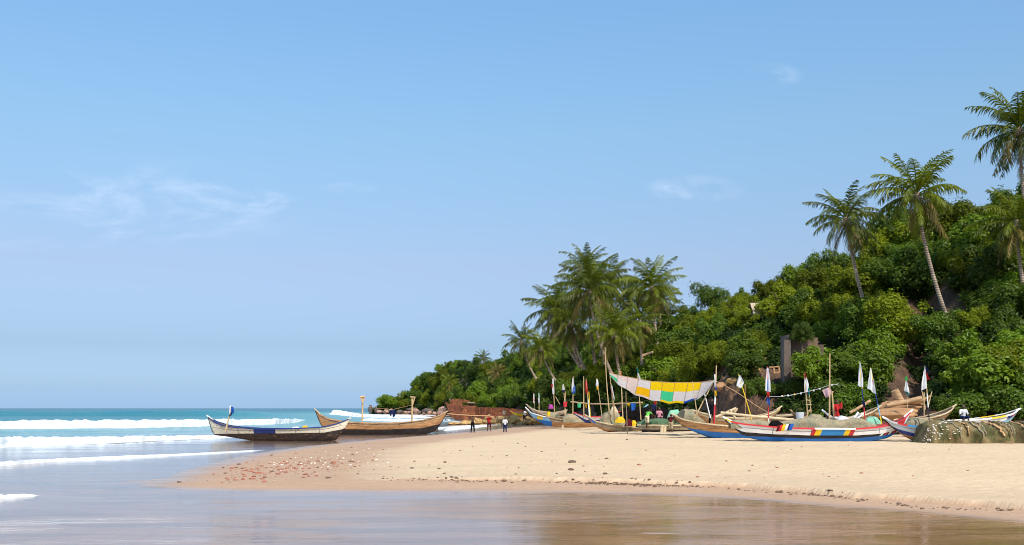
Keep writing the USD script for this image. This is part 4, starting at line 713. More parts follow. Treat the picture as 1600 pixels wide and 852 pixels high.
H_ = canoe('fishing_canoe', 'big white canoe with red rim, blue bottom and a striped red yellow blue panel', [(1133, 656), (1148, 669), (1160, 679), (1175, 686), (1200, 690.5), (1240, 692.5), (1290, 693), (1350, 692), (1385, 685), (1405, 674), (1416, 660), (1423, 645)],
      [(1133, 653.5), (1141, 659), (1160, 662.5), (1200, 666.5), (1240, 668.5), (1265, 669), (1328, 669.5), (1360, 667.5), (1390, 663), (1410, 655), (1423, 643)], 57, 1.9, [('paint_blue', 'hull_bottom'), ('hull_black', 'dark_stripe'), ('paint_white', W)],
      [[(1133, 666), (1160, 681), (1263, 685), (1330, 684.5), (1372, 681), (1400, 675), (1423, 668)], [(1133, 662), (1160, 675), (1200, 678), (1263, 680), (1330, 680), (1372, 677.5), (1400, 672), (1423, 664)]],
      [(1133, 1141, 'paint_yellow'), (1141, 1265, 'paint_red'), (1265, 1328, 'paint_white'), (1328, 1423, 'paint_red')],
      [(1261, 1267, 2, 3, 'paint_red', 'painted_stripe'), (1267, 1276, 2, 3, 'paint_yellow', 'painted_stripe'), (1276, 1312, 2, 3, 'paint_azure', 'painted_panel'), (1312, 1320, 2, 3, 'paint_yellow', 'painted_stripe'), (1320, 1327, 2, 3, 'paint_red', 'painted_stripe')] +
      [(1371 + 7 * k, 1375 + 7 * k, 1, 4, 'paint_white' if k % 2 == 0 else 'paint_red', 'painted_tooth') for k in range(5)] + [(1398, 1412, 2, 6, 'paint_red', 'painted_stripe')], stem=('L', 'hull_black'), cap='paint_white')
canoe('fishing_canoe', 'grey canoe with navy stripe and red blue yellow rim, half under the net pile', [(1382, 655.5), (1395, 668), (1412, 681), (1430, 690), (1455, 694), (1500, 694), (1560, 692), (1580, 670)], [(1382, 653.5), (1392, 659.5), (1410, 664), (1440, 668), (1480, 669), (1560, 668), (1580, 662)], 56.4, 1.7, [('wood_orange', 'hull_bottom'), ('paint_navy', 'dark_stripe'), ('paint_grey', W)],
      [[(1382, 664), (1402, 676), (1430, 684.5), (1460, 687), (1580, 686)], [(1382, 660), (1402, 671), (1430, 679), (1460, 681.5), (1580, 681)]], [(1382, 1398, 'paint_grey'), (1398, 1412, 'paint_red'), (1412, 1426, 'paint_azure'), (1426, 1440, 'paint_yellow'), (1440, 1580, 'paint_white')], stem=('L', 'hull_black'), cap='paint_white')
canoe('fishing_canoe', 'pale blue and white canoe at far right behind the net pile', [(1480, 664), (1500, 668), (1560, 668), (1580, 656), (1591, 642)], [(1480, 658), (1530, 654.5), (1555, 651), (1575, 647), (1591, 640)], 61, 1.6, [('paint_sky', 'hull_bottom'), ('paint_white', W)], [0.55], [(1480, 1540, 'paint_white'), (1540, 1563, 'paint_yellow'), (1563, 1591, 'paint_white')], [(1567, 1584, 1, 0, 'paint_navy', 'painted_panel'), (1576, 1583, 1, 0, 'paint_red', 'painted_stripe')], cap='paint_white')
canoe('fishing_canoe', 'brown wooden canoe with a high curved prow behind the right hand flags', [(1400, 662), (1425, 669), (1450, 668), (1475, 655), (1491, 638)], [(1400, 656), (1425, 655), (1450, 651.5), (1470, 646), (1483, 640), (1491, 634.5)], 64, 1.7, [('wood_orange', 'hull_bottom'), ('wood_tan', W)], [0.5], [(1400, 1491, 'wood_pale')], thwarts=2)
canoe('fishing_canoe', 'pale wooden canoe curving up to a point behind the white pennant pole', [(1085, 646), (1110, 664), (1180, 668), (1205, 655), (1219, 641)], [(1085, 642), (1120, 651), (1160, 653.5), (1190, 649), (1210, 643), (1219, 636.5)], 69, 1.7, [('wood_orange', 'hull_bottom'), ('wood_pale', W)], [0.5], [(1085, 1219, 'wood_pale')], thwarts=3)
canoe('fishing_canoe', 'tan wooden canoe pointing up right behind the pair of long white flags', [(1300, 660), (1340, 663), (1360, 652), (1374, 638)], [(1300, 655), (1335, 652), (1358, 643.5), (1374, 635.5)], 66, 1.5, [('wood_orange', 'hull_bottom'), ('wood_tan', W)], [0.5], [(1300, 1374, 'wood_pale')], thwarts=2)
canoe('dugout_canoe', 'small dark dugout with two upturned ends behind the big canoe nets', [(1237, 645), (1245, 656), (1256, 656), (1264, 644)], [(1237, 643), (1246, 652.5), (1255, 652), (1264, 642.5)], 63, 0.9, [('wood_dark', 'hull_bottom'), ('wood_grey', W)], [0.6], [(1237, 1264, 'wood_tan')], thwarts=0)
canoe('dugout_canoe', 'small white and black prow sticking up out of the nets at the red cloth', [(1287, 645), (1294, 656), (1330, 661), (1348, 650)], [(1287, 643), (1297, 651.5), (1330, 655), (1348, 647)], 60.5, 1.2, [('hull_black', 'hull_bottom'), ('paint_white', W)], [0.5], [(1287, 1348, 'paint_white')], thwarts=1)
canoe('dugout_canoe', 'old brown dugout lying up on the earth slope below the gully', [(1386, 631), (1410, 635), (1435, 632), (1451, 625)], [(1386, 628), (1410, 629.5), (1437, 625), (1451, 620)], 70, 1.0, [('wood_orange', 'hull_bottom'), ('wood_tan', W)], [0.5], [(1386, 1451, 'wood_tan')], thwarts=1)
canoe('dugout_canoe', 'small yellow boat with a red tip lying on the golden rocks', [(797, 643), (806, 649.5), (820, 650), (828, 643)], [(797, 640.5), (808, 645), (820, 645), (828, 641)], 150, 1.2, [('paint_yellow', 'hull_bottom'), ('wood_tan', W)], [0.6], [(797, 806, 'paint_red'), (806, 828, 'wood_tan')], thwarts=1)

# ------------------------------------------------------------------ poles, flags, lines
def pole(u0, v0, u1, v1, Y, label, r=0.035, cols=('bamboo',), flags=(), cat='flagpole', name='flagpole', sink=0.35, bend=0.0, rungs=()):
    """a pole from its top to its foot in the picture at depth Y; flags: (material, outline of (u, v) left edge, right edge)"""
    a, b = px(u1, v1, Y), px(u0, v0, Y); a = a - (b - a) / np.linalg.norm(b - a) * sink
    th = thing(name, label, cat, a); n = len(cols); pts = bez(a, (a + b) / 2 + np.array([bend, 0, 0]), b, 6 * n + 1)
    for k, c in enumerate(cols):
        seg = pts[6 * k:6 * k + 7]; part('pole' if n == 1 else 'pole_band', tube(seg, np.linspace(r * (1 - .35 * k / n), r * (1 - .35 * (k + 1) / n), 7), 8), c, th, smooth=50)
    for j, (mat, Lp, Rp) in enumerate(flags):
        t = np.linspace(0, 1, 13)
        def edge(pp):
            pp = np.array(pp, float); d = np.r_[0, np.cumsum(np.linalg.norm(np.diff(pp, axis=0), axis=1))]; return np.stack([np.interp(t * d[-1], d, pp[:, 0]), np.interp(t * d[-1], d, pp[:, 1])], 1)
        E0, E1 = edge(Lp), edge(Rp); g = np.linspace(0, 1, 9)[None, :, None]; G = E0[:, None] * (1 - g) + E1[:, None] * g
        fold = 0.10 * np.sin(g[..., 0] * 9 + t[:, None] * 2.0 + j + u0) * (0.25 + t[:, None]) + 0.02 * j
        Yf = Y - 0.05 - fold; P = np.stack([(G[..., 0] - U0) / F * Y, Yf, HC - (G[..., 1] - V0) / F * Y], -1)
        part('flag' if j == 0 else 'flag_panel', grid(P), 'cloth_' + mat, th, smooth=True)
    for (ua, va, ub, vb) in rungs: part('strut', tube([px(ua, va, Y + .02), px(ub, vb, Y + .02)], r * .8, 6), 'bamboo', th, smooth=50)
    return th
def penn(u, v0, w, h, lean=0.0, tip=0.5): return [(u, v0), (u - w * .4, v0 + h * .55), (u - w * .5 + lean, v0 + h)], [(u + .6, v0), (u + w * .35, v0 + h * .5), (u + w * .5 + lean, v0 + h * (.9 + .1 * tip))]
pole(1199, 573, 1201, 664, 57, 'white pennant on a pole with red, blue and white bands in the big canoe', cols=('paint_white', 'paint_red', 'bamboo', 'paint_blue', 'paint_red'), flags=[('white', [(1198, 575), (1195.5, 597), (1195, 611)], [(1200, 575), (1203, 597), (1204, 613)]), ('blue', [(1198, 621), (1197, 628), (1198, 634)], [(1201, 621), (1203, 628), (1204, 633)]), ('red', [(1198, 612), (1197, 617), (1199, 622)], [(1203, 612), (1202, 618), (1202, 622)])])
pole(1257, 583, 1262, 653, 61, 'white flag with a red tip on twin bamboo posts behind the big canoe', flags=[('white', [(1257, 590), (1255.5, 604), (1256, 614)], [(1260, 590), (1264, 602), (1263, 612)]), ('red', [(1256, 582), (1256.5, 587), (1257, 592)], [(1258, 582), (1259.5, 587), (1260, 592)]), ('teal', [(1261.5, 607), (1262, 612), (1262.5, 618)], [(1263.5, 606), (1264.5, 611), (1264.5, 616)])], rungs=[(1264, 612, 1268, 652), (1259, 625, 1266, 626), (1259, 632, 1268, 633)])
pole(1296.5, 552, 1296, 657, 60, 'tallest bamboo pole, bearing a square mauve flag', r=0.05, flags=[('mauve', [(1284, 610), (1287, 616), (1291, 622)], [(1296, 605), (1299, 610), (1299, 617)])], rungs=[(1300, 612, 1303, 655), (1296, 616, 1302, 612)])
pole(1343, 567, 1352, 659, 58, 'left one of two long white flags, on a pole with a red foot', cols=('paint_red', 'paint_red', 'paint_navy', 'paint_yellow', 'paint_yellow'), flags=[('white', [(1343, 567), (1340.5, 592), (1339.5, 603)], [(1344, 567), (1347.5, 590), (1348, 606)]), ('navy', [(1346, 629), (1347, 633), (1348, 636)], [(1350, 627), (1351, 632), (1351, 636)])])
pole(1360, 575, 1377, 660, 57.6, 'right one of two long white flags, on a leaning pole of many colours', cols=('paint_yellow', 'paint_sky', 'paint_navy', 'paint_red', 'paint_yellow'), flags=[('white', [(1359, 576), (1356.5, 600), (1355.5, 607)], [(1361, 576), (1365.5, 600), (1367.5, 616)])])
pole(1415, 590, 1418, 634, 67, 'small white and green flag on a thin stick at the foot of the gully', r=.025, flags=[('white', [(1414, 594), (1412.5, 607), (1413, 611)], [(1416, 594), (1420.5, 608), (1421, 615)]), ('teal', [(1413, 611), (1415, 614), (1416.5, 617)], [(1417, 613), (1419.5, 616), (1420.5, 618)]), ('green', [(1414, 588), (1413.5, 592), (1414, 595)], [(1416, 588), (1417, 592), (1416.5, 595)])])
pole(1445, 572, 1453, 670, 57, 'large white flag with red and navy edge beside a yellow ladder frame', cols=('paint_red', 'hull_black', 'paint_white', 'bamboo', 'bamboo'), flags=[('white', [(1444, 574), (1439, 597), (1437.5, 613)], [(1445.5, 574), (1447.5, 592), (1449, 604)]), ('red', [(1445, 580), (1446.5, 588), (1448.5, 595)], [(1446, 580), (1450, 588), (1452.5, 592)]), ('navy', [(1444.8, 571), (1445.2, 576), (1446, 581)], [(1446.3, 571), (1448.5, 577), (1450, 583)])], rungs=[(1441, 612, 1446, 640), (1456, 612, 1450, 636), (1444, 613, 1444, 652)])
pole(1154, 585, 1173, 650, 66, 'square white flag on a leaning yellow pole before the brown cliff', cols=('paint_yellow',), flags=[('white', [(1155, 586.5), (1152, 597), (1150.5, 603)], [(1156, 586), (1162, 598), (1157, 607)])])
pole(1164, 600, 1165, 652, 67, 'thin reddish pole beside the leaning yellow pole', r=.03, cols=('wood_orange',), name='pole', cat='pole')
pole(1119.5, 571, 1115.5, 664, 62.5, 'main awning post wound with white, blue, yellow and red cloth', r=.055, cols=('paint_red', 'paint_red', 'paint_white', 'bamboo', 'bamboo'), flags=[('white', [(1115.5, 585), (1115, 597), (1116, 606)], [(1118, 585), (1118.5, 597), (1119, 606)]), ('blue', [(1116.5, 603), (1116.5, 607), (1117, 611)], [(1119.5, 603), (1119.5, 607), (1120, 610)]), ('yellow', [(1116, 610), (1116, 615), (1117, 620)], [(1119, 610), (1119.5, 615), (1119, 619)])])
pole(945.5, 543, 953, 650, 82, 'very tall thin bamboo pole holding the left tip of the awning', r=.045, bend=-0.15, name='awning_pole', cat='pole')
pole(952.5, 582, 960, 655, 81, 'second bamboo pole at the left tip of the awning', r=.04, name='awning_pole', cat='pole')
pole(978, 612, 980, 672, 78, 'bamboo pole under the left half of the awning edge', r=.045, name='awning_pole', cat='pole')
pole(1114, 598, 1088, 648, 63.5, 'leaning prop under the right tip of the awning', r=.045, name='awning_pole', cat='pole')
pole(1082, 596, 1088, 640, 63, 'short pale stick in front of the yellow part of the awning', r=.03, name='awning_pole', cat='pole')
pole(1101, 616, 1108, 645, 64, 'white pole slanting below the right end of the awning', r=.04, cols=('paint_white',), name='awning_pole', cat='pole')
pole(912, 588, 912, 648, 100, 'plain thick bamboo pole left of the awning', r=.06, name='pole', cat='pole')
pole(895.5, 588, 895, 648, 103, 'blue and white flag left of the plain bamboo pole', r=.05, flags=[('white', [(894.5, 591), (893, 605), (893, 612)], [(896, 591), (897, 602), (897.5, 612)]), ('blue', [(893, 610), (893.5, 613), (894.5, 616)], [(898, 601), (899, 608), (898.5, 614)])])
pole(880, 600, 884, 650, 112, 'white flag with a navy hem beside a red bundle', r=.05, flags=[('white', [(879.5, 601), (878.5, 607), (878.5, 610)], [(881, 601), (882, 607), (882.5, 610)]), ('navy', [(878.5, 609), (879, 612), (880, 614)], [(882.5, 609), (882.5, 612), (882, 614)])], rungs=[(883.5, 612, 882, 648)])
pole(864, 590, 867, 652, 118, 'long red and white flag at the left of the canoes', r=.05, flags=[('white', [(863, 592), (862.5, 608), (863, 616)], [(865, 592), (866, 606), (866.5, 616)]), ('red', [(861.5, 601), (861, 604), (862, 606)], [(863.5, 600), (864, 603), (863.5, 605)])], rungs=[(868, 620, 875, 632)])
pole(834, 614, 836, 646, 128, 'small white flag furthest left above the pale prow', r=.05, flags=[('white', [(833, 616), (832.8, 624), (833, 630)], [(835, 616), (835.2, 624), (835, 630)]), ('red', [(833, 623), (832.5, 625), (833, 627)], [(835.5, 623), (836, 625), (835.5, 626)])])
pole(842, 614, 842.5, 645, 127, 'small cyan and white flag second from the left', r=.05, flags=[('mint', [(841, 614), (841, 618), (842, 621)], [(842.5, 615), (844, 619), (843.5, 621)]), ('white', [(841, 620), (840.8, 626), (841.5, 631)], [(843, 620), (843.2, 626), (843, 631)])])
pole(916, 593, 921, 650, 99, 'red flag on a white footed pole right of the plain bamboo pole', r=.05, cols=('paint_white', 'bamboo'), flags=[('red', [(914.5, 595), (914.5, 606), (915.5, 616)], [(917, 595), (918.5, 606), (918, 615)])])
pole(920, 612, 922, 648, 98, 'short yellow stick right of the red flag', r=.045, cols=('paint_yellow',), name='pole', cat='pole')
pole(932.5, 591, 940, 646, 97, 'white and yellow flag on a thin pole left of the awning tip', r=.04, flags=[('white', [(931.5, 593), (931, 601), (931.5, 605)], [(934, 593), (935.5, 600), (935, 604)]), ('yellow', [(931.5, 604), (932, 608), (933, 610)], [(935, 603), (935.5, 606), (935, 608)])])
pole(955.5, 600, 961, 648, 90, 'white and red flag close below the awning tip', r=.04, flags=[('white', [(954.5, 603), (955, 614), (958, 623)], [(956.5, 603), (958.5, 614), (961, 625)]), ('red', [(954.7, 610), (955, 613), (956, 616)], [(956, 609), (957, 613), (957.5, 616)])])
pole(970, 580, 973, 650, 89, 'orange topped pole rising behind the awning', r=.055, cols=('bamboo', 'bamboo', 'cloth_orange'), name='pole', cat='pole')
pole(995.5, 573, 1001, 650, 88, 'pale blue and white pennant rising behind the awning', r=.045, flags=[('white', [(995.5, 582), (997, 590), (998.5, 595)], [(997, 582), (999.5, 588), (1001.5, 594)]), ('teal', [(995, 574), (995.3, 579), (995.5, 583)], [(996, 574), (997, 579), (997.5, 583)])])
def beam(name, label, cat, pts, r, mat, n=8):
    th = thing(name, label, cat, pts[0]); part('shaft', tube(pts, r, n), mat, th, smooth=50); return th
beam('bamboo_rail', 'long horizontal bamboo rail tied across the poles left of the awning', 'rail', [px(892, 628, 97), px(920, 631, 96), px(950, 631.5, 92), px(1004, 629, 88)], .06, 'bamboo')
beam('guy_rope', 'rope running down right from the awning post to the big canoe', 'rope', [px(1120, 596, 62.4), px(1150, 612, 61), px(1180, 633, 59), px(1199, 644, 57.2)], .018, 'rope_tan', 5)
beam('guy_rope', 'short rope from the white pennant pole down to the left', 'rope', [px(1199, 618, 57.2), px(1192, 630, 58), px(1184, 642, 59)], .018, 'rope_tan', 5)
th = thing('bunting_string', 'sagging string of white and yellow floats between the flags', 'bunting', px(1206, 622, 57.3)); bp_ = [px(1201, 620, 57.1), px(1222, 619.5, 58), px(1240, 617, 59), px(1257, 613, 60.5), px(1275, 609, 60.3), px(1296, 602, 60), px(1310, 600, 62)]
part('string', tube(bp_, .012, 5), 'cloth_white', th)
for i, (u, v, c) in enumerate([(1222, 619, 'cream'), (1231.5, 618.3, 'white'), (1241.5, 616.5, 'yellow'), (1251.5, 615, 'white'), (1271.5, 610.5, 'white'), (1281, 608, 'white'), (1300, 602, 'white')]):
    part('float', ball(px(u, v, np.interp(u, [1201, 1257, 1310], [57.1, 60.5, 61])), .06, 1), 'cloth_' + c, th, smooth=True)
# posts and washing on the left canoes
def post(u, label, vt, vb, Y, fork):
    th = thing('canoe_post', label, 'post', px(u, vb, Y)); part('shaft', tube([px(u - .5, vb + 3, Y), px(u, (vt + vb) / 2, Y), px(u, vt, Y)], .085, 8), 'bamboo', th, smooth=50)
    if fork == 'T':
        part('crossbar', tube([px(u - 4, vt + .5, Y - .1), px(u + 4, vt - .2, Y - .1)], .09, 8), 'bamboo', th, smooth=50); part('brace', tube([px(u - 3.5, vt + 1, Y - .12), px(u, vt + 9, Y - .12)], .05, 6), 'bamboo', th); part('brace', tube([px(u + 3.5, vt + 1, Y - .12), px(u, vt + 11, Y - .12)], .05, 6), 'bamboo', th)
    else:
        part('crossbar', tube([px(u - 3, vt + .5, Y - .1), px(u + 5, vt + 1.2, Y - .1)], .07, 8), 'bamboo', th, smooth=50); part('brace', tube([px(u + 4, vt + 1.5, Y - .12), px(u, vt + 15, Y - .12)], .06, 6), 'bamboo', th)
post(566.5, 'left forked post on the bare wooden canoe, with a flat crossbar', 620, 660, 96.5, 'T'); post(644, 'right forked post on the bare wooden canoe, with a one sided arm', 620, 657, 96.5, 'F')
beam('clothes_line', 'thin line strung between the two posts of the bare wooden canoe', 'line', [px(566.5, 633, 96.5), px(590, 638, 96.5), px(614, 640, 96.5), px(644, 633, 96.5)], .012, 'rope_tan', 5)
def hang(name, label, cat, mat, outline, Y, seed=0):
    G = np.array(outline, float); n = len(G) // 2; th = thing(name, label, cat, px(*G[0], Y)); E0, E1 = G[:n], G[n:]; g = np.linspace(0, 1, 8)[None, :, None]; t = np.linspace(0, n - 1, 10)
    A = np.stack([np.interp(t, np.arange(n), E0[:, k]) for k in (0, 1)], 1); B = np.stack([np.interp(t, np.arange(n), E1[:, k]) for k in (0, 1)], 1); Q_ = A[:, None] * (1 - g) + B[:, None] * g
    P = np.stack([(Q_[..., 0] - U0) / F * Y, Y - .08 * np.sin(g[..., 0] * 8 + seed + t[:, None] * .4), HC - (Q_[..., 1] - V0) / F * Y], -1)
    part('cloth', grid(P), mat, th, smooth=True); return th
hang('hanging_trousers', 'navy trousers hanging on the line over the water, longer piece at right', 'clothes', 'cloth_navy', [(612.5, 640), (613, 646), (614, 652.5), (618.5, 640), (618.2, 646), (617, 651)], 96.4)
hang('hanging_shirt', 'short navy cloth hanging on the line beside the trousers', 'clothes', 'cloth_navy', [(608.3, 641), (608.5, 646), (609.5, 650), (612.3, 640.5), (612.2, 645), (611.5, 650)], 96.4, 2)
th = pole(362, 636, 354, 667, 78, 'wrapped white, sky blue and navy flag on a slanting stick in the cream canoe', r=.07, cols=('bamboo',), flags=[('white', [(358.5, 635), (357.8, 642), (358, 648)], [(362, 633), (362, 641), (361.5, 648)]), ('navy', [(358, 646), (358.3, 649), (359, 650)], [(364, 645), (363, 648), (361.5, 650)]), ('blue', [(361.5, 634.5), (361.8, 641), (361.5, 646)], [(366, 637), (366.3, 642), (365, 646.5)])])

# ------------------------------------------------------------------ awning of sewn cloths
TU = [0, .09, .185, .28, .40, .51, .625, .74, .86, 1]; TR = [0, .45, .9, 1]
CC = [['blush', 'blush', 'blush', 'white', 'yellow', 'yellow', 'yellow', 'yellow', 'white'], ['green', 'white', 'blush', 'orange', 'white', 'green', 'white', 'white', 'white'], ['white', 'white', 'blush', 'blush', 'white', 'yellow', 'yellow', 'blue', 'white']]
th = thing('patchwork_awning', 'sagging awning sewn of white, yellow, orange and green cloths', 'awning', px(952, 584, 81))
def awn(a, b):
    top = np.stack([np.interp(a, [0, .1, .28, .4, .6, .85, 1], [952, 966, 998, 1017, 1050, 1095, 1116]), np.interp(a, [0, .1, .28, .4, .6, .85, 1], [582.5, 586.5, 592.5, 596, 598, 597.5, 594.5])], -1)
    bot = np.stack([np.interp(a, [0, .1, .28, .4, .6, .74, .86, .95, 1], [953, 966, 992, 1014, 1046, 1068, 1088, 1103, 1115]), np.interp(a, [0, .1, .28, .4, .6, .74, .86, .95, 1], [588, 601, 617, 624.5, 630.5, 630, 625, 614, 598])], -1)
    uv = top * (1 - b[..., None]) + bot * b[..., None]; Yd = np.interp(a, [0, 1], [80.5, 63]) + b * np.interp(a, [0, .2, .8, 1], [.3, 3.2, 3.2, .3]) + 0.10 * np.sin(b * PI) - 0.05 * np.sin(a * 75) * b
    sag = 0.10 * np.sin(a * 40) * b
    return np.stack([(uv[..., 0] - U0) / F * Yd, Yd, HC - (uv[..., 1] - V0) / F * Yd + sag * .3], -1)
for r_ in range(3):
    for c_ in range(9):
        a, b = np.meshgrid(np.linspace(TU[c_], TU[c_ + 1], 9), np.linspace(TR[r_], TR[r_ + 1], 7)); part('cloth_panel', grid(awn(a, b)), 'sail_' + CC[r_][c_], th, smooth=True)
for c_ in range(1, 9): part('seam', tube(awn(np.full(12, TU[c_]), np.linspace(0, .95, 12)) + [0, -.02, 0], .018, 5), 'sail_blush', th)
part('hem_rope', tube(awn(np.linspace(0, 1, 40), np.zeros(40)), .025, 5), 'rope_tan', th)

# ------------------------------------------------------------------ nets, bundles, clutter
def heap(name, label, cat, mat, top, vb, Y, depth, seed, folds=0.0, lump=0.5, n=90, m=30, sinkv=2, extra=None):
    top = sorted(top); u = np.linspace(top[0][0], top[-1][0], n); vt = poly_v(top, u); x = (u - U0) / F * Y; zt = HC - (vt - V0) / F * Y; zb = HC - (np.interp(u, [u[0], u[-1]], vb if np.ndim(vb) else [vb, vb]) + sinkv - V0) / F * Y
    a = np.linspace(0, PI, m)[None]; h = np.maximum(zt - zb, 0.02)[:, None]
    cy, cz = -np.sign(np.cos(a)) * np.abs(np.cos(a)) ** .7, np.abs(np.sin(a)) ** .55
    P = np.stack([x[:, None] + 0 * a, Y + depth / 2 + cy * depth / 2 * (0.55 + 0.45 * np.minimum(1, h / h.max())), zb[:, None] + h * cz], -1)
    nz = fbm(P * np.array([2.2, 1.6, 2.2]) + seed, 4, seed) - 0.5
    fd = np.abs(np.sin((x[:, None] * 2.4 + 1.1 * fbm(P * 0.7 + seed, 2, seed + 1) * 4 + P[..., 2] * 0.8))) ** 3 * folds
    P[..., 2] += nz * lump * h * np.sin(a) ** .5; P[..., 1] -= np.cos(a) * (nz * lump + fd) * np.minimum(h, 1)
    th = thing(name, label, cat, (float(x.mean()), Y + depth / 2, float(zb.min()))); part('heap', grid(P), mat, th, smooth=True)
    return th, P
np_th, NP = heap('fishing_net_pile', 'long heaped pile of green and brown fishing nets at the right edge', 'fishing net', 'net_mixed', [(1450, 692.5), (1455, 676), (1459, 664), (1470, 659.5), (1490, 658.5), (1530, 659.5), (1570, 661), (1610, 661), (1660, 664), (1700, 690)], 693, 53.3, 2.6, 3, folds=0.30, lump=0.30, n=220, m=40)
r = np.random.default_rng(11)
for k in range(90):                                                   # floats on the near end of the pile
    i = int(np.clip(abs(r.normal()) * 22, 1, 75)); j = int(r.integers(1, 16)); c = NP[i, j]; part('net_float', ball(c + [0, -.02, .01], .025, 1, .1, k, (1.7, .8, .9)), 'shell_white' if r.random() < .75 else 'clod_dark', np_th, smooth=True)
for k in range(16):                                                   # bands of rope and folded net drooping over the front
    i = int(30 + k * 10 + r.integers(0, 8)); js = np.arange(2, 20); drift = np.clip(i + ((20 - js) * r.uniform(.2, .9)).astype(int), 0, 219); c = NP[drift, js] + np.array([0, -.05, .03])
    part('net_fold', tube(c + r.normal(size=c.shape) * .03, .025 + .03 * r.random(), 6), ('net_pale', 'rope_tan', 'net_mixed', 'net_pale')[k % 4], np_th, smooth=True)
heap('fishing_net', 'long heap of pale nets filling the big white canoe', 'fishing net', 'net_pale', [(1143, 662), (1150, 656), (1175, 656), (1200, 658), (1215, 660), (1245, 655.5), (1270, 651), (1290, 654), (1320, 656), (1345, 653), (1362, 660), (1375, 665)], 668, 56.6, 1.0, 4, lump=.5, n=140)
heap('fishing_net', 'bright green net ball between the two long white flags', 'fishing net', 'cloth_mint', [(1354, 659), (1357, 654), (1364, 650.5), (1372, 651.5), (1378, 658)], 661, 57.9, .8, 5, lump=.15, n=30)
heap('fishing_net', 'pale green nets lying in the grey canoe beside the net pile', 'fishing net', 'net_pale', [(1418, 660), (1426, 655), (1445, 654), (1460, 655), (1470, 660)], 664, 57.6, .9, 6, n=50)
heap('fishing_net', 'brown net heap behind the big canoe near the bamboo poles', 'fishing net', 'net_pale', [(1262, 654), (1272, 647.5), (1284, 648), (1294, 655)], 658, 59.3, 1.0, 7, n=40)
heap('fishing_net', 'dark green nets in the low canoe under the awning', 'fishing net', 'net_green', [(996, 662), (1008, 655), (1030, 654), (1050, 656), (1066, 660), (1076, 663)], 666, 83, 1.2, 8, n=70)
heap('fishing_net', 'pale sheet of nets heaped under the right half of the awning', 'fishing net', 'net_pale', [(1058, 652), (1068, 641), (1085, 640), (1100, 644), (1112, 650), (1120, 656)], 660, 70, 1.6, 9, n=60, lump=.3)
heap('fishing_net', 'tan net heap in front of the white red rimmed canoe', 'fishing net', 'net_pale', [(938, 655), (946, 645), (955, 643), (968, 648), (980, 656)], 662, 92, 1.4, 10, n=50)
heap('fishing_net', 'whitish net heap between the grey plank canoe and the red flag', 'fishing net', 'net_pale', [(880, 652), (887, 646), (897, 647), (912, 651), (920, 654)], 658, 110, 1.4, 11, n=50)
heap('fishing_net', 'small golden net heap in the grey plank canoe', 'fishing net', 'net_pale', [(850, 652), (858, 645), (870, 646), (878, 652)], 655, 122, 1.2, 12, n=40)
heap('cloth_bundle', 'bright yellow bundle lying on the grey weathered canoe', 'bundle', 'cloth_yellow', [(961, 658), (966, 652), (973, 651), (977, 656)], 659, 86.5, .8, 13, lump=.2, n=24)
heap('cloth_bundle', 'dark red bundle beside the orange one under the awning', 'bundle', 'cloth_maroon', [(978, 663), (981, 655), (986, 655), (989, 662)], 664, 86, .8, 14, lump=.2, n=24)
heap('cloth_bundle', 'orange yellow bundle at the right of the dark red one', 'bundle', 'cloth_yellow', [(986, 663), (989, 657), (993, 657), (996, 662)], 664, 86, .8, 15, lump=.2, n=24)
heap('cloth_bundle', 'white and pink bundle on the canoe behind the awning tip', 'bundle', 'cloth_cream', [(954, 642), (957, 635), (962, 635), (966, 642)], 644, 93, .8, 16, lump=.3, n=24)
heap('cloth_bundle', 'magenta bundle on the leftmost beached canoes', 'bundle', 'cloth_magenta', [(857, 636), (859, 632), (863, 632.5), (865, 636)], 637, 124, .8, 17, lump=.2, n=24)
heap('cloth_bundle', 'dark bundles and gear heaped behind the canoe prow under the awning', 'bundle', 'dark_stuff', [(962, 650), (975, 640), (990, 638), (1010, 637), (1040, 638), (1060, 645)], 656, 92, 2.0, 18, lump=.7, n=60)  # black lump takes the place of the deep shadow below the awning
heap('cloth_bundle', 'pale mint sheet bundled under the middle of the awning', 'bundle', 'cloth_mint', [(1044, 651), (1048, 641), (1060, 640), (1066, 648)], 652, 87, .8, 19, lump=.2, n=30)
heap('cloth_bundle', 'white bundle with blue stuff on the nets near the red cloth', 'bundle', 'cloth_white', [(1311, 655), (1316, 649.5), (1324, 651), (1330, 657)], 659, 58.6, .7, 20, lump=.3, n=30)
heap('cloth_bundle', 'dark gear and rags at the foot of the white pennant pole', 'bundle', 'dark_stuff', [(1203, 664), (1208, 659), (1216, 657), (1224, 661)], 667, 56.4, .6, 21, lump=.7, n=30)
th = thing('striped_cloth', 'red, yellow, white and blue striped cloth over the side of the big canoe', 'cloth', px(1225, 666, 55.95))
for k, (c, a0, a1) in enumerate((('maroon', 1213, 1217), ('red', 1217, 1221), ('yellow', 1221, 1226), ('white', 1226, 1230), ('navy', 1230, 1233), ('blue', 1233, 1238))):
    t = np.linspace(0, 1, 6); g = np.linspace(0, 1, 4)
    P = np.stack([np.stack([px(a0 + (a1 - a0) * gg + 4 * (1 - tt) - 1, 664.5 + 10 * tt - (a0 - 1213) * .12, 55.86 - .05 * math.sin(tt * 3)) for gg in g]) for tt in t]); part('stripe', grid(P), 'cloth_' + c, th)
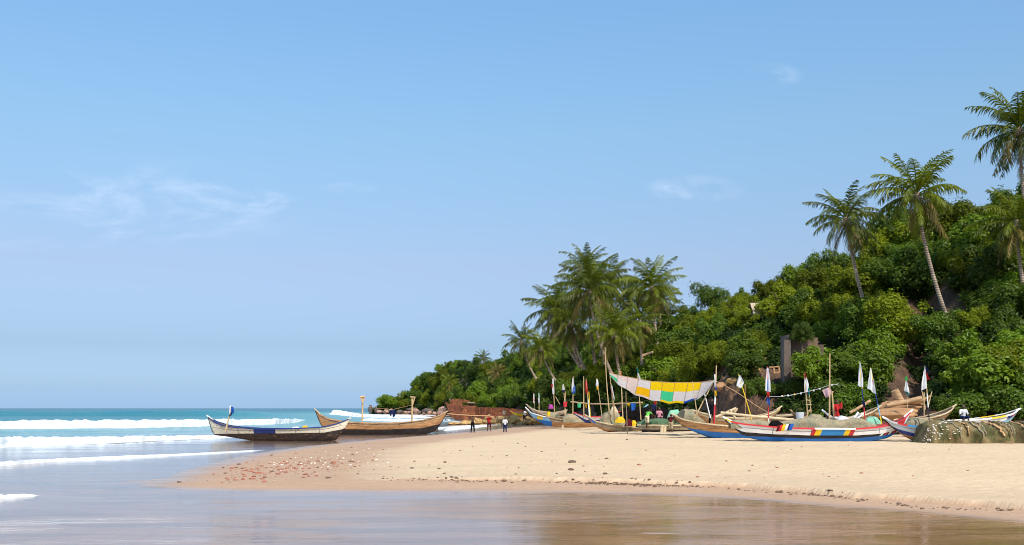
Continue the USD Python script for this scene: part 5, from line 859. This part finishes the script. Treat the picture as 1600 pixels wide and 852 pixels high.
def bucket(u, v, Y, h, label, mat, name='bucket'):
    c = px(u, v, Y); th = thing(name, label, 'bucket', c); R = h * .42
    prof = np.array([[0, 0], [R * .8, 0], [R, h], [R * .93, h], [R * .75, h * .06], [0, h * .06]]); m = trimesh.creation.revolve(prof, sections=20); m.apply_translation(c); part('pail', (m.vertices, m.faces), mat, th, smooth=40)
    part('handle', tube([c + np.array([R * math.cos(a), -.02, h + R * .9 * math.sin(a)]) for a in np.linspace(0, PI, 9)], .01, 5), 'clod_dark', th)
bucket(857, 650, 120.5, .5, 'yellow drum standing in the grey plank canoe', 'paint_yellow', 'drum'); bucket(1250, 659, 59, .55, 'grey bucket beside the small dark dugout', 'paint_grey')
bucket(883, 636, 112, .55, 'red drum hanging by the white and navy flag', 'paint_red', 'drum'); bucket(905, 637, 103, .5, 'small green bucket on the bamboo rail', 'paint_green')
hang('hanging_cloth', 'bright blue cloth hanging on the bamboo rail under the awning', 'cloth', 'cloth_blue', [(985.5, 630), (986, 637), (987, 642), (993, 630), (992.5, 637), (991.5, 641)], 88.3)
hang('hanging_cloth', 'small yellow rag tied on the bamboo rail', 'cloth', 'cloth_yellow', [(980, 630), (980.5, 632), (981, 634), (984, 630), (984, 632), (983.5, 634)], 88.6, 1)
hang('hanging_cloth', 'red cloth hanging below the bottom edge of the awning', 'cloth', 'cloth_red', [(1022, 627), (1022.5, 630), (1023, 633), (1026, 626), (1026, 630), (1025, 633)], 80, 2)
hang('hanging_cloth', 'yellow rag tied low on the pole beside the red flag', 'cloth', 'cloth_yellow', [(914.5, 632), (914.7, 635), (915, 638), (917, 632), (917, 635), (916.5, 638)], 98.6, 2)
for lab, a, b, Y, r_, m_ in (('pale plank slanting over the canoes right of the awning', (1118, 652), (1150, 638), 66, .09, 'wood_pale'), ('short stub of timber standing against the pale plank', (1146, 646), (1152, 638), 66.3, .08, 'wood_pale'), ('long thin plank lying across behind the white prow', (1126, 645), (1240, 656), 62, .08, 'wood_pale'),
                             ('timber leaning up right behind the left long white flag', (1328, 645), (1360, 626), 64, .09, 'wood_tan'), ('white oar sticking up right of the red cloth', (1333, 656), (1341, 644), 59.5, .06, 'paint_white'), ('short timber crossed over the pale plank', (1140, 640), (1150, 655), 64, .07, 'wood_pale'),
                             ('log lying on the earth steps below the gully', (1385, 634), (1440, 622), 69, .16, 'wood_tan'), ('pole lying along the sand under the low canoe', (1005, 680), (1048, 677), 80, .06, 'wood_grey'), ('stub of timber propped under the hull of the blue and white prow', (879, 671), (879, 664), 114, .12, 'wood_pale'),
                             ('broken stump of palm on the slope left of the small white green flag', (1398, 610), (1408, 628), 71, .28, 'wood_tan'), ('long timber lying behind the brown cliff foot', (1212, 650), (1240, 648), 68, .08, 'wood_grey')):
    beam('timber', lab, 'timber', bez(px(*a, Y), (px(*a, Y) + px(*b, Y)) / 2 + [0, 0, -.05], px(*b, Y), 5), r_, m_)
for lab, u, v, Y in (('wooden roller post standing on the sand in front of the low canoe', 1034, 665, 79), ('second wooden roller post beside the first one', 1038.5, 666, 79)): beam('stake', lab, 'post', [px(u, v + 13, Y), px(u, v + 5, Y), px(u + .5, v, Y)], .13, 'wood_pale')
# the slope: shack, wall, house, frame
th = thing('brick_shack', 'brown shack with a grey corner pillar half hidden in the trees on the slope', 'shack', px(1240, 585, 84))
part('pillar', box(px(1229, 566, 83.5) , (0.55, .6, 3.6)), 'concrete', th); pw = px(1254, 549, 84.2); part('wall', box(pw + [.1, 0, -.4], (2.2, .3, 3.0)), 'wall_brown', th)
part('roof', box(px(1252, 533, 85) + [-.1, 0.3, 0], (2.7, 2.2, .10), 0, .10), 'wood_dark', th); part('side_wall', box(px(1229, 566, 84.9) + [0, .2, 0], (.3, 2.2, 4.4)), 'concrete', th); part('wall', box(px(1275, 552, 84.4), (1.2, .25, 1.4)), 'wood_dark', th)
YHo = hill_hit(1193, 512); hc = px(1193, 483, YHo); th = thing('house', 'pale roofed house among the trees high on the slope', 'house', hc + [0, 2, -2.5])
part('wall', box(hc + [0, 2, -2.1], (2.0, 3.6, 3.6)), 'plaster', th)
rf = np.array([[-1.3, -0.6, -.55], [1.35, -0.6, -.55], [1.2, 2.0, .75], [-1.0, 2.0, .75], [-1.3, 4.6, -.55], [1.35, 4.6, -.55]]) * np.array([0.95, 1, 1]); part('roof', (np.vstack([rf, rf + [0, 0, .1]]) + hc, np.array([[0, 1, 2], [0, 2, 3], [3, 2, 5], [3, 5, 4], [6, 7, 8], [6, 8, 9], [9, 8, 11], [9, 11, 10], [0, 1, 7], [0, 7, 6], [0, 3, 9], [0, 9, 6], [1, 2, 8], [1, 8, 7]])), 'sheet_roof', th)
part('door', box(hc + [-.4, .19, -1.8], (.7, .06, 1.7)), 'wood_dark', th); part('window', box(hc + [.5, .19, -1.1], (.5, .06, .5)), 'dark_stuff', th)
th = thing('wooden_frame', 'small square wooden frame on the earth ledge above the white pennant', 'frame', px(1212, 583, 79))
for a, b in (((1209, 574), (1217, 573)), ((1217, 573), (1218, 582)), ((1218, 582), (1210, 583)), ((1210, 583), (1209, 574)), ((1202, 574), (1209, 574))): part('bar', tube([px(*a, 79), px(*b, 79)], .07, 6), 'wood_orange', th)
for i, (u, v, R, lab) in enumerate(((1177, 579, .55, 'pale boulder on the cliff edge left of the wooden frame'), (1163, 582, .6, 'orange boulder on the cliff edge beside the pale one'), (1148, 596, .5, 'brown boulder on the cliff behind the square white flag'), (1130, 605, .6, 'brown boulder on the cliff right of the awning post'), (1206, 566, .5, 'orange rock under the trees above the wooden frame'), (1195, 564, .45, 'reddish rock left of the orange rock above the frame'))):
    Y = hill_hit(u, v); c = px(u, v, Y); th = thing('boulder', lab, 'rock', c); part('stone', ball(c, R, 3, .35, i + 60, (1.4, 1, .7)), 'rock_gold' if i % 2 == 0 else 'earth_path', th, smooth=40)
for i, (u, v) in enumerate(((1400, 645), (1403, 639.5), (1408, 634), (1412, 629))):
    Y = 68 + i * .9; c = px(u, v, Y); th = thing('earth_step', ('lowest', 'second lowest', 'third', 'topmost')[i] + ' rough earth step of the path behind the right hand flags', 'step', c); m = ball(c + [0, .3, -.15], 1, 3, .25, i + 80, (1.5, .7, .28)); part('tread', m, 'earth_path', th, smooth=40)
# headland rocks, golden ledge, wreck
HR = [(579, 640, 5, 9, 'rock_dark', 'dark upright rock at the very tip of the headland'), (588, 641.5, 5, 6, 'rock_dark', 'dark rock right of the upright tip rock'), (593, 643.5, 8, 4, 'rock_pink', 'flat pinkish rock at the headland tip'), (603, 643.5, 7, 4, 'rock_pink', 'pinkish rock below the lone headland tree'), (611, 642, 6, 4, 'rock_pink', 'pale rock below the right side of the lone tree'), (625, 644, 9, 4, 'rock_dark', 'dark low rock left along the headland shore'), (634, 644.5, 6, 3, 'rock_pink', 'small pink rock along the headland shore'),
      (641, 644, 7, 5, 'rock_pink', 'pink rock left of the forked post'), (650, 642.5, 8, 5, 'rock_pink', 'pink rock right of the forked post'), (655, 645, 5, 4, 'rock_dark', 'dark rock at the waterline right of the forked post'), (663, 645.5, 5, 4, 'rock_pink', 'small round pink rock in the middle of the shore'), (671, 645, 6, 4, 'rock_pink', 'round pink rock before the wooded slope'), (679, 646, 5, 4, 'rock_pink', 'small rock left of the big pale boulder'), (686, 645, 5, 6, 'rock_pink', 'upright pink rock at the big pale boulder'), (692, 641, 10, 8, 'rock_pink', 'big pale boulder left of the rusty wreck bow'), (668, 642, 14, 5, 'rock_dark', 'long dark rock bank under the slope trees'), (644, 640, 14, 4, 'rock_dark', 'long dark rock bank further left under the slope')]
for i, (u, v, w, h, mat, lab) in enumerate(HR):
    Y = float(np.interp(u, [579, 640, 695], [432, 400, 330])); k = Y / F; c = px(u, v, Y); th = thing('shore_rock', lab, 'rock', c); part('stone', ball(c, 1, 3, .38, i + 20, (w * k * .62, w * k * .6, h * k * .75)), mat, th, smooth=35)
th = thing('rock_ledge', 'golden brown rock ledge behind the people on the wet sand', 'rock', px(765, 664, 152))
_, = [0]
for i, (u, v, w, h) in enumerate(((710, 661, 14, 4), (727, 660.5, 13, 6), (745, 659, 16, 9), (765, 657.5, 17, 11), (785, 656.5, 17, 12), (803, 656.5, 17, 11), (822, 657.5, 16, 9), (840, 658, 16, 8), (856, 657.5, 14, 8), (755, 664, 9, 3), (797, 664, 10, 4), (814, 662, 9, 5), (778, 663, 9, 4))):
    Y = 152 + (2 if h > 6 else 0); k = Y / F; part('rock', ball(px(u, v, Y) - [0, 0, .1], 1, 4, .42, i + 140, (w * k * .72, w * k * .8, h * k * .72)), 'rock_gold', th, smooth=45)
YW = 196; kw = YW / F
wr = thing('shipwreck', 'rusty red hull of a wrecked ship with broken ribs behind the golden ledge', 'shipwreck', px(750, 656, YW))
def plate(name, outline, Y, th_, mat, parent, jag=0):
    pts = [px(u, v, Y) for u, v in outline]; poly = Polygon([(p[0], p[2]) for p in pts]).buffer(0); m = trimesh.creation.extrude_polygon(poly, th_, engine='earcut'); V = np.asarray(m.vertices); V = np.stack([V[:, 0], Y + V[:, 2], V[:, 1]], 1); part(name, (V, m.faces), mat, parent)
rj = random.Random(5)
def jagged(u0, u1, va, vb, n, j): return [(u0 + (u1 - u0) * i / n, va + (vb - va) * i / n + rj.uniform(-j, j)) for i in range(n + 1)]
plate('bow_plate', [(695, 628)] + jagged(699, 722, 630, 634, 8, 1.2) + [(722, 657), (712, 657), (704, 650)], YW, .25, 'rust', wr)
plate('hull_plate', jagged(722, 742, 634, 635, 8, .8) + [(742, 657), (722, 657)], YW + .1, .25, 'rust_light', wr); plate('hull_plate', jagged(742, 772, 646, 648, 10, .9) + [(772, 657), (742, 657)], YW + .2, .25, 'rust', wr); plate('hull_plate', jagged(772, 845, 644, 640, 16, .9) + [(845, 652), (772, 657)], YW + .4, .25, 'rust', wr)
plate('far_hull_plate', [(696, 629)] + jagged(700, 745, 631, 634, 12, 1.0) + jagged(745, 845, 637, 640, 20, 1.2) + [(845, 652), (704, 652)], YW + 5, .25, 'rust', wr)
plate('forecastle', jagged(703, 722, 624, 625, 8, 1.2) + [(722, 635), (703, 632)], YW + 1.5, 2.0, 'rust_light', wr); plate('forecastle', jagged(716, 734, 622.5, 627, 6, .8) + [(734, 630), (716, 628)], YW + 2.2, 1.2, 'rust_light', wr)
plate('deckhouse', [(732, 630), (741, 630), (741, 636), (732, 636)], YW + 2, 1.6, 'rust', wr); plate('deckhouse_roof', [(730.5, 628.8), (742, 629.2), (742, 630.2), (730.5, 630)], YW + 1.6, 2.4, 'plaster', wr)
for i in range(11): u = 744 + i * 4.6; plate('rib', [(u, 637 + rj.uniform(-1, 2)), (u + 1.4, 637 + rj.uniform(-1, 2)), (u + 1.6 + rj.uniform(0, 1), 656), (u - .2, 656)], YW + .8 + .15 * (i % 3), .4, ('rust', 'rust_light')[i % 2], wr)
plate('deck_beam', [(742, 636), (795, 638), (795, 639.2), (742, 637.4)], YW + 1.4, .3, 'rust', wr)
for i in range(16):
    u, v = 698 + rj.random() * 43, 634 + rj.random() * 18; w, h = rj.uniform(.5, 2.4), rj.uniform(.5, 1.8); plate('torn_plate', [(u, v), (u + w, v - h * .4), (u + w * 1.6, v + h * .5), (u + w * .7, v + h), (u - .3, v + h * .7)], YW - .12 - .02 * i % .1, .06, ('rust', 'rust_light', 'dark_stuff')[i % 3], wr)  # near-black pieces are painted holes, the hull's inner shade as colour

# ------------------------------------------------------------------ people
def hullbone(a, b, ra, rb, n=10):
    d = trimesh.creation.icosphere(1).vertices; return m3.Manifold.hull_points(np.vstack([np.asarray(a) + d * ra, np.asarray(b) + d * rb]))
def merge(bones, edge=0.035):
    m = m3.Manifold.batch_boolean(bones, m3.OpType.Add).refine_to_length(edge); me = m.to_mesh(); t = trimesh.Trimesh(me.vert_properties[:, :3], me.tri_verts, process=True); v0_ = np.array(t.vertices); trimesh.smoothing.filter_taubin(t, iterations=6); far_ = np.linalg.norm(t.vertices - v0_, axis=1) > .03; t.vertices = np.where(far_[:, None] | ~np.isfinite(t.vertices).all(1)[:, None], v0_, t.vertices); return np.asarray(t.vertices), np.asarray(t.faces)
def person(label, u, v, Y, h, yaw, shirt, shorts, lean=0.0, sit=False, stride=0.12, arms=((.05, -.1), (.05, -.1)), long_=False, skirt=False, hat=None, group=None, knee=0.0):
    """feet at (u, v); yaw 0 faces the camera; arms: (forward, bend) per side"""
    foot = px(u, v, Y); k = h / 1.75; f = np.array([math.sin(yaw), -math.cos(yaw), 0]); s_ = np.array([math.cos(yaw), math.sin(yaw), 0]); z = np.array([0, 0, 1.0])
    at = lambda r_, fw, up: foot + k * (s_ * r_ + f * fw + z * up)
    hipz = .50 if sit else .92; B, body = {}, []
    cl, sl = math.cos(lean), math.sin(lean)
    tor = lambda r_, fw, up: at(r_, fw * cl + up * sl, hipz + up * cl - fw * sl)     # torso frame pivots at the hips
    chest, neck, head = tor(0, .01, .38), tor(0, .02, .56), tor(0, .05, .70)
    legs = []
    for sd in (-1, 1):
        hip = at(sd * .09, 0, hipz)
        if sit: kn, an = at(sd * .14, .42, hipz + .02), at(sd * .13, .44, .09)
        else: kn, an = at(sd * .10, .03 + sd * stride * .5 + knee, .49), at(sd * .11, sd * stride, .08)
        toe = an + k * (f * .17 - z * .045); legs.append((hip, kn, an))
        body += [hullbone(hip, kn, .088 * k, .060 * k), hullbone(kn, an, .058 * k, .040 * k), hullbone(an - k * f * .04 - z * .03 * k, toe, .042 * k, .028 * k)]
    body += [hullbone(tor(0, 0, 0), tor(0, .01, .2), .125 * k, .115 * k), hullbone(tor(0, .01, .2), chest, .115 * k, .135 * k), hullbone(tor(-.13, 0, .44), tor(.13, 0, .44), .075 * k, .075 * k), hullbone(chest, tor(0, 0, .46), .135 * k, .09 * k), hullbone(tor(0, 0, .46), neck, .058 * k, .052 * k), hullbone(neck, head, .052 * k, .08 * k)]
    body += [hullbone(head + z * .03 * k, head - z * .055 * k + f * .02 * k, .098 * k, .070 * k), hullbone(head + f * .085 * k - z * .01 * k, head + f * .105 * k - z * .02 * k, .014 * k, .016 * k)] + [hullbone(head + s_ * q_ * .088 * k + z * .012 * k, head + s_ * q_ * .092 * k - z * .022 * k, .014 * k, .012 * k) for q_ in (-1, 1)]
    sleeves = []
    for sd, (fw, bd) in zip((-1, 1), arms):
        sh = tor(sd * .185, 0, .455); el = sh + k * .29 * (f * math.sin(fw) - z * math.cos(fw) + s_ * sd * .20); a2 = fw + bd; wr_ = el + k * .26 * (f * math.sin(a2) - z * math.cos(a2) + s_ * sd * .05); d = (wr_ - el) / np.linalg.norm(wr_ - el)
        body += [hullbone(sh, el, .052 * k, .040 * k), hullbone(el, wr_, .040 * k, .028 * k), hullbone(wr_, wr_ + d * .08 * k, .028 * k, .034 * k)]
        pal = wr_ + d * .085 * k; side = np.cross(d, s_ * sd); side /= np.linalg.norm(side) + 1e-9
        for q_ in range(4): b0 = pal + side * (q_ - 1.5) * .019 * k; m_ = b0 + d * (.045 - .004 * abs(q_ - 1.4)) * k; body += [hullbone(b0, m_, .0095 * k, .009 * k), hullbone(m_, m_ + (d * .028 - s_ * sd * .014) * k, .009 * k, .008 * k)]
        t0 = wr_ + d * .03 * k + side * .028 * k; body.append(hullbone(t0, t0 + (d * .035 + side * .03) * k, .012 * k, .009 * k)); sleeves.append((sh, el))
    p = thing('person', label, 'person', foot, group); part('body', merge(body, .03), 'skin', p, smooth=True)
    part('hair', merge([hullbone(head + z * .055 * k - f * .012 * k, head + z * .03 * k - f * .03 * k, .092 * k, .095 * k)], .05), hat or 'hair', p, smooth=True)
    for q_ in (-1, 1): part('eye', ball(head + f * .083 * k + s_ * q_ * .034 * k + z * .012 * k, .011 * k, 1), 'shell_white', p)
    part('mouth', ball(head + f * .082 * k - z * .06 * k, 1, 1, 0, 0, (.024 * k, .012 * k, .006 * k)), 'cloth_maroon', p)
    if shirt:
        bs = [hullbone(tor(0, 0, .02), tor(0, .01, .2), .150 * k, .140 * k), hullbone(tor(0, .01, .2), chest, .140 * k, .155 * k), hullbone(tor(-.13, 0, .445), tor(.13, 0, .445), .088 * k, .088 * k)] + [hullbone(a, a + (b - a) * (1.0 if long_ else .62), .068 * k, .060 * k) for a, b in sleeves]
        part('shirt', merge(bs, .04), shirt, p, smooth=True)
    if skirt: part('skirt', merge([hullbone(at(0, 0, hipz + .02), at(0, .02, .45), .16 * k, .24 * k)], .05), shorts, p, smooth=True)
    elif shorts:
        bs = [hullbone(tor(0, 0, -.01), tor(0, 0, .10), .142 * k, .132 * k)] + [hullbone(a, b, .108 * k, .084 * k) for a, b, c in legs] + ([hullbone(b, b + (c - b) * .9, .080 * k, .062 * k) for a, b, c in legs] if long_ == 'trousers' or shorts == 'trousers' else [])
        part('shorts', merge(bs, .04), shorts, p, smooth=True)
    return p
person('bare chested person in dark trousers standing in the wash, holding the rope', 738.5, 676, 101, 1.76, 0.5, None, 'cloth_black', arms=((.9, .6), (.7, .7)), long_='trousers')
person('person in a red top and dark shorts holding the rope on the wet sand', 764, 674, 103, 1.70, 0.4, 'cloth_red', 'cloth_maroon', arms=((.3, .4), (.9, .5)), hat='cloth_cream', stride=.18)
person('person in a white shirt and dark trousers walking on the wet sand', 789, 677, 101, 1.62, 0.2, 'cloth_white', 'cloth_navy', arms=((.3, .9), (.2, .8)), stride=.16, long_='trousers')
person('person half hidden behind the prow of the bare wooden canoe', 683, 675.5, 99.5, 1.75, -1.2, 'cloth_white', 'cloth_maroon', arms=((1.2, .2), (1.2, .2)))
person('person in white leaning on the rocks beside the blue and white prow', 819, 660, 128, 1.72, 1.2, 'cloth_white', 'cloth_black', lean=.25, arms=((.5, .4), (.5, .4)))
person('person bent over in a bright green shirt working at the nets under the awning', 1011, 669, 82, 1.72, 2.6, 'cloth_lime', 'cloth_cream', lean=.75, arms=((1.0, .2), (1.1, .2)))
person('person in a pink and white dress sitting under the awning', 1030, 661, 84, 1.70, 0.1, 'cloth_pink', 'cloth_pink', sit=True, arms=((.5, .9), (.5, .9)))
person('person in a black top and pale shorts bending at the low canoe', 1048, 679, 79, 1.72, 2.9, 'cloth_maroon', 'cloth_khaki', lean=.6, arms=((.9, .2), (.9, .3)))
person('person in dark clothes standing behind the wound awning post', 1112, 664, 66, 1.68, 0.2, 'cloth_black', 'cloth_black', long_='trousers')
person('person in red with a dark face behind the nets of the big canoe', 1307, 664, 61.5, 1.5, 0.3, 'cloth_red', 'cloth_red', arms=((.2, .4), (1.2, -.2)), long_=True)
person('person in a white shirt sitting in the deep shade at right', 1505, 665, 60, 1.62, 0.0, 'cloth_white', 'cloth_navy', sit=True, arms=((.5, 1.2), (.5, 1.2)), long_=True)
person('person in pale clothes sitting on the golden rocks before the wreck', 787.5, 652, 151, 1.6, 0.2, 'cloth_cream', 'cloth_cream', sit=True, arms=((.5, .7), (.5, .7)), long_=True)
person('person in dark clothes half seen among the gear under the awning', 1021, 656, 90, 1.65, 0.4, 'cloth_navy', 'cloth_black', lean=.2)
hang('red_cloth', 'red cloth flying out to the right beside the person in red', 'cloth', 'cloth_red', [(1306, 637), (1307, 640), (1308, 641), (1315, 628), (1316.5, 633), (1316, 638)], 61.3, 1)
beam('mooring_rope', 'orange rope stretched from the bare wooden canoe prow to the people on the sand', 'rope', [px(697, 646.5, 97), px(720, 648.5, 99), px(738, 649.5, 100.8), px(764, 650, 102.6), px(772, 652, 103)], .05, 'rope_tan', 6)
heap('cloth_bundle', 'yellow bundle sitting in the cream and black canoe at left', 'bundle', 'cloth_yellow', [(471, 669), (473, 665.5), (477, 664.5), (480, 668)], 670, 77.6, .6, 31, lump=.15, n=20)
heap('cloth_bundle', 'low white bundle beside the yellow one in the cream canoe', 'bundle', 'cloth_white', [(455, 669), (458, 667), (464, 667), (467, 669)], 670, 77.6, .5, 32, lump=.2, n=20)
